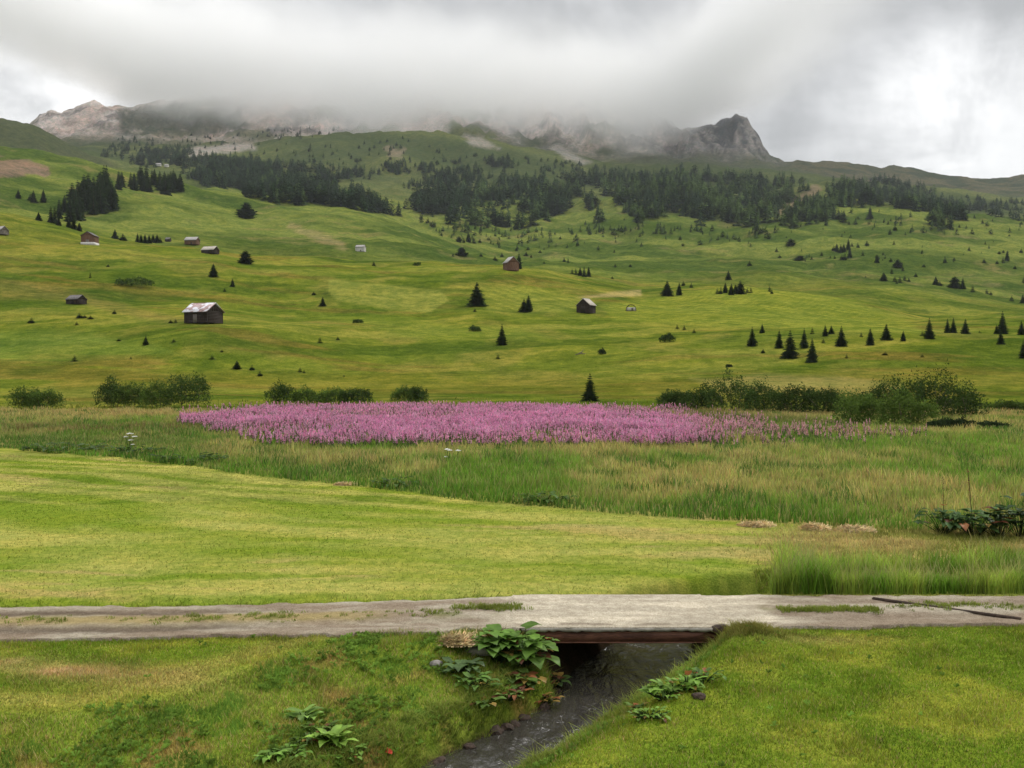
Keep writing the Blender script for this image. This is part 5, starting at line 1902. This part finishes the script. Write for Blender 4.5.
tufts('bank_grass', pts, 34, (0.10, 0.27), (0.009, 0.02), 0.15, (0.115, 0.175, 0.026), (0.27, 0.29, 0.08), 0.9)
pts = []
for _ in range(170):
    px, py = rng.normal(4.85, 0.35), rng.normal(20.55, 0.32)
    pts.append((px, py, rng.uniform(0.6, 1.2)))
for _ in range(90):
    pts.append((rng.normal(-0.45, 0.55), rng.normal(20.55, 0.25), rng.uniform(0.6, 1.1)))
tufts('rim_grass', pts, 34, (0.10, 0.24), (0.009, 0.02), 0.15, (0.12, 0.145, 0.03), (0.28, 0.24, 0.08), 0.8)


# low broad-leaved weeds in the rough turf of the left bank
def rosette_weeds():
    tri, colr = [], []
    cnt = 0
    while cnt < 1300:
        px, py = rng.uniform(-8, 9), rng.uniform(13.6, 20.8)
        s_ = float(poly_sd(np.array([px]), np.array([py]), STREAM)[0])
        left = px < np.interp(py, [12, 16.9, 20, 21], [-4, -0.3, 1.7, 2.2])
        lim = 3.8 if left else 1.0
        if not (0.15 < s_ < lim):
            if rng.random() > 0.02 or s_ < 0.2:
                continue
        if fbm(np.array([px * 1.2]), np.array([py * 1.2]), 3, 731)[0] < -0.05:
            continue
        cnt += 1
        z_ = float(hnear(px, py))
        cc = np.array((0.165, 0.265, 0.045)) * rng.uniform(0.65, 1.5)
        for k in range(rng.integers(4, 8)):
            a = rng.uniform(0, 6.28)
            L, w = rng.uniform(0.04, 0.09), rng.uniform(0.015, 0.03)
            d = np.array((math.cos(a), math.sin(a), 0))
            s = np.array((-math.sin(a), math.cos(a), 0))
            p0 = np.array((px, py, z_ + 0.03))
            up = np.array((0, 0, rng.uniform(0.02, 0.09)))
            tri += [p0, p0 + d * L * 0.6 + s * w + up, p0 + d * L + up * 0.8, p0, p0 + d * L + up * 0.8, p0 + d * L * 0.6 - s * w + up]
            colr += [cc] * 6
    o = link_mesh('weeds', np.array(tri), np.arange(len(tri)).reshape(-1, 3), [M['grass']], colors=np.array(colr))
    tag(o, kind='stuff')


rosette_weeds()


# ------------------------------------------------------------------ broad-leaved dock and butterbur plants
def leaf_geo(L, W, base, yaw, pitch, droop, cup=0.16, heart=0.25):
    """one broad leaf, 7x5 patches, mid-rib folded, tip drooping"""
    nu, nv = 8, 5
    vs = []
    for i in range(nu):
        t = i / (nu - 1)
        w = W * (math.sin(math.pi * min(1, (t + 0.08) ** 0.75 * 0.98)) ** 0.8)
        for j in range(nv):
            s = (j / (nv - 1) - 0.5) * 2
            x = L * t - (heart * L * abs(s) ** 1.5 * (1 - t) ** 3)
            y = s * w / 2 * (1 + 0.05 * math.sin(9 * t + 3 * s))
            z = cup * abs(s) * w * 0.5 + 0.035 * L * math.sin(8 * t + 2.5 * s) * abs(s)
            ang = pitch - droop * t
            zz = z + L * (math.sin(pitch) * t - 0.5 * droop * t * t)
            xx = x * math.cos(ang * 0.6)
            vs.append((base[0] + xx * math.cos(yaw) - y * math.sin(yaw), base[1] + xx * math.sin(yaw) + y * math.cos(yaw), base[2] + zz))
    fs = [(i * nv + j, i * nv + j + 1, (i + 1) * nv + j + 1, (i + 1) * nv + j) for i in range(nu - 1) for j in range(nv - 1)]
    return vs, fs


def leafy_plant(u, v, h, nleaf, L, label, group=None, col=(0.115, 0.20, 0.035), spread=0.5, name='dock_plant', up=0.6, loc=None, red=0.1, width=0.62, flower=None, seed=1):
    r = random.Random(seed * 13 + int(u))
    if loc is None:
        x, y, z = near_at(u, v) if v > 506 else place(u, v)
    else:
        x, y, z = loc
    e = empty(name, (x, y, z))
    tag(e, label, 'plant', group)
    lf, st = MB(), MB()
    for k in range(int(nleaf * 1.9)):
        yaw = r.uniform(0, 2 * math.pi)
        rad = spread * math.sqrt(r.random())
        hh = h * r.uniform(0.35, 1.0) * (1 - 0.35 * rad / max(spread, 1e-3))
        base = (rad * math.cos(yaw), rad * math.sin(yaw) * 0.7, hh)
        st.tube([(base[0] * 0.15, base[1] * 0.15, -0.03), (base[0] * 0.6, base[1] * 0.6, hh * 0.6), base], [0.010, 0.008, 0.005], 5)
        l = L * r.uniform(0.6, 1.15)
        yw = yaw + r.uniform(-0.7, 0.7)
        if r.random() < 0.35:
            yw = -math.pi / 2 + r.uniform(-0.8, 0.8)
        vs, fs = leaf_geo(l, l * width * r.uniform(0.85, 1.15), base, yw, r.uniform(0.1, 1.0) * up, r.uniform(0.3, 1.1))
        g = r.uniform(0.65, 1.35)
        c = tuple(q * g for q in col)
        if r.random() < red:
            c = r.choice([(0.26, 0.10, 0.035), (0.30, 0.20, 0.05), (0.15, 0.06, 0.03)])
        lf.add(vs, fs, 0, c)
    if flower:
        for k in range(flower[0]):
            a = r.uniform(0, 6.28)
            top = (r.uniform(-.25, .25), r.uniform(-.15, .15), h * flower[1] * r.uniform(0.85, 1.1))
            st.tube([(0, 0, 0), (top[0] * 0.5, top[1] * 0.5, top[2] * 0.5), top], [0.010, 0.008, 0.004], 5)
            fl_ = MB()
            for q in range(60):
                t = 0.55 + 0.45 * r.random()
                c = Vector((top[0] * t, top[1] * t, top[2] * t)) + Vector((r.gauss(0, .02), r.gauss(0, .02), 0))
                s = 0.025
                fl_.add([c + Vector((r.uniform(-s, s), r.uniform(-s, s), r.uniform(-s, s))) for _ in range(3)], [(0, 1, 2)], 0, flower[2])
            fl_.build('seed_spike', M['dock'], e, color=True)
    lf.build('leaves', M['dock'], e, smooth=True, color=True)
    st.build('stem', M['juniper'], e)
    return e


gB = 'broad-leaved plants on the stream banks'
leafy_plant(524, 668, 0.85, 34, 0.36, 'large leafy butterbur clump beside the left end of the bridge girder', gB, (0.15, 0.27, 0.045), 0.5, 'butterbur_plant', red=0.06, width=0.85)
leafy_plant(497, 664, 0.75, 28, 0.32, 'broad-leaved clump just left of the largest butterbur', gB, (0.13, 0.24, 0.042), 0.45, 'butterbur_plant', red=0.10, width=0.85)
leafy_plant(462, 676, 0.30, 16, 0.26, 'greyish green leafy clump beside the dry grass and pale stone', gB, (0.10, 0.165, 0.055), 0.36, 'butterbur_plant', red=0.05, width=0.75)
leafy_plant(524, 690, 0.34, 16, 0.26, 'leafy clump with reddish leaves right above the water', gB, (0.10, 0.17, 0.03), 0.34, 'butterbur_plant', red=0.45, width=0.8)
leafy_plant(556, 690, 0.30, 10, 0.26, 'small clump hanging out over the dark water under the girder', gB, (0.07, 0.12, 0.03), 0.28, 'butterbur_plant', red=0.35, width=0.8)
leafy_plant(487, 706, 0.16, 12, 0.2, 'low green clump in the grass at the lip of the left bank', gB, (0.11, 0.19, 0.035), 0.3, 'butterbur_plant', red=0.1, width=0.8)
leafy_plant(330, 748, 0.24, 10, 0.34, 'bright pale green dock with upright leaves, larger of the two in the lower left bank', gB, (0.26, 0.42, 0.07), 0.20, 'dock_plant', up=1.5, red=0.0, width=0.5)
leafy_plant(302, 722, 0.20, 8, 0.28, 'pale green dock just above the largest bright one on the left bank', gB, (0.22, 0.36, 0.08), 0.2, 'dock_plant', up=0.8, red=0.0, width=0.55)
leafy_plant(268, 764, 0.16, 9, 0.22, 'small bright dock at the bottom edge of the photo', gB, (0.20, 0.35, 0.06), 0.22, 'dock_plant', up=0.9, red=0.0, width=0.5)
leafy_plant(305, 745, 0.10, 12, 0.14, 'flat dark rosette below the bright docks', gB, (0.08, 0.13, 0.03), 0.25, 'dock_plant', up=0.5, red=0.3, width=0.5)
leafy_plant(688, 692, 0.30, 10, 0.22, 'upright green dock on the right bank at the waterside', gB, (0.18, 0.32, 0.05), 0.18, 'dock_plant', up=1.6, red=0.05, width=0.5)
leafy_plant(664, 702, 0.26, 24, 0.2, 'low leafy weed on the right bank nearest the camera', gB, (0.17, 0.29, 0.045), 0.34, 'dock_plant', up=1.0, red=0.12, width=0.5)
leafy_plant(640, 712, 0.12, 10, 0.12, 'smallest weed at the tip of the right bank beside the water', gB, (0.10, 0.17, 0.03), 0.22, 'dock_plant', up=0.6, red=0.2, width=0.5)

for (u, v, h, nl, L, lb, c_, sp, rd) in (
    (541, 658, 0.50, 16, 0.30, 'butterbur spilling over the left end of the girder', (0.14, 0.25, 0.04), 0.30, 0.12),
    (478, 690, 0.28, 22, 0.20, 'medium green weed tangle below the greyish leafy clump', (0.12, 0.22, 0.04), 0.40, 0.1),
    (508, 702, 0.22, 22, 0.17, 'rusty and green weed tangle at the lip of the left bank above the water', (0.13, 0.20, 0.04), 0.38, 0.35),
    (545, 705, 0.18, 14, 0.16, 'brown-leaved tangle touching the water below the girder end', (0.13, 0.11, 0.035), 0.30, 0.6),
    (676, 694, 0.22, 22, 0.17, 'bright weed tangle in the middle of the right bank rim', (0.17, 0.30, 0.045), 0.36, 0.1),
    (705, 684, 0.22, 20, 0.15, 'dark weed tangle high on the right bank rim close to the bridge', (0.11, 0.20, 0.035), 0.36, 0.1),
    (650, 720, 0.14, 22, 0.12, 'flat mat of small leaves below the low weeds of the right bank', (0.16, 0.28, 0.045), 0.34, 0.1),
    (318, 735, 0.16, 18, 0.16, 'dark-stemmed weeds between the two bright docks', (0.12, 0.20, 0.035), 0.32, 0.2),
    (345, 758, 0.12, 20, 0.14, 'low weed mat right of the largest bright dock', (0.14, 0.25, 0.04), 0.36, 0.05),
    (285, 757, 0.12, 18, 0.14, 'low weed mat between the bright docks at the bottom of the photo', (0.14, 0.26, 0.04), 0.34, 0.05)):
    leafy_plant(u, v, h, nl, L, lb, gB, c_, sp, 'leafy_weed', up=0.9, red=rd, width=0.6, seed=5)

for k in range(26):
    t_ = rng.uniform(0, 1)
    if k % 2:
        px = np.interp(t_, [0, 0.4, 0.8, 1], [-1.35, -0.2, 0.85, 1.0]) - rng.uniform(-0.12, 0.06)
        py = np.interp(t_, [0, 0.4, 0.8, 1], [16.9, 18.5, 20.0, 21.0])
    else:
        px = np.interp(t_, [0, 0.5, 1], [0.9, 2.5, 3.3]) + rng.uniform(-0.10, 0.05)
        py = np.interp(t_, [0, 0.5, 1], [17.0, 19.7, 20.8])
    sz = rng.uniform(0.05, 0.13)
    me = rock_mesh((sz * 1.3, sz, sz * 0.7), 80 + k)
    me.materials.append(M['stone_brown'])
    o = bpy.data.objects.new('stone', me)
    COL.objects.link(o)
    o.location = (px, py, WZ + 0.02 + sz * 0.1)
    o.rotation_euler = (0, 0, rng.uniform(0, 6))
    tag(o, 'small dark wet stone lying in the shallow edge of the stream', 'stone', 'wet stones along the waterline')

gW = 'weeds along the far edge of the mown field'
leafy_plant(945, 534, 1.0, 26, 0.42, 'broad-leaved dark weed clump, leftmost of the group behind the dry strip', gW, (0.065, 0.125, 0.035), 0.9, 'dock_plant', red=0.03, width=0.7, flower=(1, 2.0, (0.16, 0.045, 0.03)))
leafy_plant(975, 536, 1.1, 26, 0.45, 'broad-leaved weed clump with a rusty seed spike behind the dry strip', gW, (0.075, 0.14, 0.04), 0.9, 'dock_plant', red=0.05, width=0.7, flower=(2, 2.1, (0.20, 0.05, 0.035)))
leafy_plant(1000, 537, 1.1, 24, 0.42, 'dark leafy weed clump next to the right edge behind the dry strip', gW, (0.06, 0.11, 0.03), 0.9, 'dock_plant', red=0.05, width=0.7)
leafy_plant(1022, 537, 1.5, 24, 0.45, 'tallest dark weed clump cut by the right edge', gW, (0.05, 0.095, 0.028), 0.8, 'dock_plant', red=0.05, width=0.7)
leafy_plant(190, 463, 0.6, 24, 0.5, 'low dark weed clump left of centre on the rim of the mown field', gW, (0.065, 0.11, 0.03), 2.2, 'dock_plant', red=0.0, width=0.7)
leafy_plant(137, 455, 0.7, 24, 0.5, 'dark weed clump under the white umbels at the left', gW, (0.060, 0.105, 0.03), 1.8, 'dock_plant', red=0.0, width=0.7)
leafy_plant(70, 451, 0.55, 30, 0.5, 'greyish weed clump near the left edge on the rim of the mown field', gW, (0.09, 0.14, 0.05), 3.0, 'dock_plant', red=0.0, width=0.7)
leafy_plant(545, 503, 0.5, 22, 0.36, 'low dark weed clump in the centre on the rim of the mown field', gW, (0.08, 0.14, 0.03), 1.2, 'dock_plant', red=0.0, width=0.6)
leafy_plant(395, 487, 0.5, 22, 0.36, 'low dark weed clump below the white flower heads', gW, (0.07, 0.125, 0.03), 1.2, 'dock_plant', red=0.0, width=0.6)


def umbel(u, v, h, heads, label):
    x, y, z = place(u, v)
    e = empty('umbel_flower', (x, y, z))
    tag(e, label, 'flower', 'white umbel flowers in the rough meadow')
    s = y / F
    st, hd = MB(), MB()
    for (dx, dz, w) in heads:
        top = (dx * s, random.uniform(-.1, .1), h * s * dz)
        st.tube([(0, 0, 0), (top[0] * 0.6, 0, top[2] * 0.6), top], [0.02, 0.016, 0.01], 5)
        for k in range(26):
            a, q = random.uniform(0, 6.28), math.sqrt(random.random()) * w * s / 2
            c = (top[0] + math.cos(a) * q, top[1] + math.sin(a) * q, top[2] + 0.05 - q * 0.3)
            hd.add([(c[0] - .06, c[1], c[2]), (c[0] + .05, c[1] - .05, c[2] + .01), (c[0] + .04, c[1] + .06, c[2] + 0.02), (c[0] - 0.01, c[1] + 0.02, c[2] + 0.04)], [(0, 1, 2), (0, 1, 3), (1, 2, 3)], 0, (0.72, 0.72, 0.66))
    hd.build('flower_head', M['dock'], e, color=True)
    st.build('stem', M['juniper'], e)


umbel(129, 451, 17, [(-4, 0.8, 4), (0, 1.0, 6), (4.5, 0.82, 5), (1.5, 0.62, 5), (3.5, 0.35, 3)], 'tall white umbel plant at the left above the mown field')
umbel(449, 464, 14, [(-2, 1.0, 4), (0.5, 0.93, 4), (-3, 0.45, 3)], 'left white umbel below the pink flowers')
umbel(457, 464, 13, [(1, 1.0, 5)], 'right white umbel below the pink flowers')


def hay_pile(u, v, w_px, h_px, label):
    x, y, z = place(u, v) if v < 506 else near_at(u, v)
    s = y / F
    n = 2600
    a = rng.uniform(0, 6.28, n)
    q = np.sqrt(rng.random(n))
    W, Hh = w_px * s / 2, h_px * s
    px, py = np.cos(a) * q * W, np.sin(a) * q * W * 0.7
    pz = Hh * (1 - q ** 2) * (0.75 + 0.5 * fbm(px * 3, py * 3, 3, int(u))) * rng.uniform(0.4, 1.15, n)
    d = rng.normal(0, 1, (n, 3)) * (1, 1, 0.35)
    d /= np.linalg.norm(d, axis=1)[:, None]
    L = rng.uniform(0.06, 0.2, n)[:, None]
    p = np.stack([px, py, pz], 1)
    sdv = np.cross(d, (0, 0, 1.0)) * 0.012 + (0, 0, 0.008)
    t = np.stack([p - d * L - sdv, p - d * L + sdv, p + d * L], 1).reshape(-1, 3)
    t[:, 2] = np.maximum(t[:, 2], 0.0)
    c = np.repeat(jitc((0.58, 0.45, 0.24), n, 0.25), 3, 0)
    o = link_mesh('hay_pile', t, np.arange(len(t)).reshape(-1, 3), [M['hay']], colors=c)
    o.location = (x, y, z)
    tag(o, label, 'hay pile', 'small heaps of hay at the edge of the mown field')


hay_pile(816, 530, 28, 7, 'rounded heap of dry hay, middle of the three at the field edge')
hay_pile(856, 532, 40, 6, 'wide flat heap of dry hay, rightmost at the field edge')
hay_pile(757, 526, 34, 4, 'low scattered heap of hay mixed with stones, leftmost at the field edge')
hay_pile(345, 485, 20, 2, 'thin wisp of hay at the foot of the tall grass, left of centre')
hay_pile(462, 643, 46, 4, 'trodden straw above the leafy clump left of the bridge')

mb = MB()
mb.add([(-0.07, 0, 0), (0, -0.03, 0.02), (0.08, -0.01, 0.03), (0.05, 0.035, 0.02), (-0.03, 0.04, 0.03)], [(0, 1, 4), (1, 3, 4), (1, 2, 3)])
rl = mb.build('red_leaf', M['red'])
rl.location = near_at(387, 758, 0.05)
rl.scale = (1.3, 1.3, 1.3)
rl.rotation_euler = (0.5, 0.3, -0.5)
tag(rl, 'bright red fallen leaf on the lower left bank near the water', 'leaf')
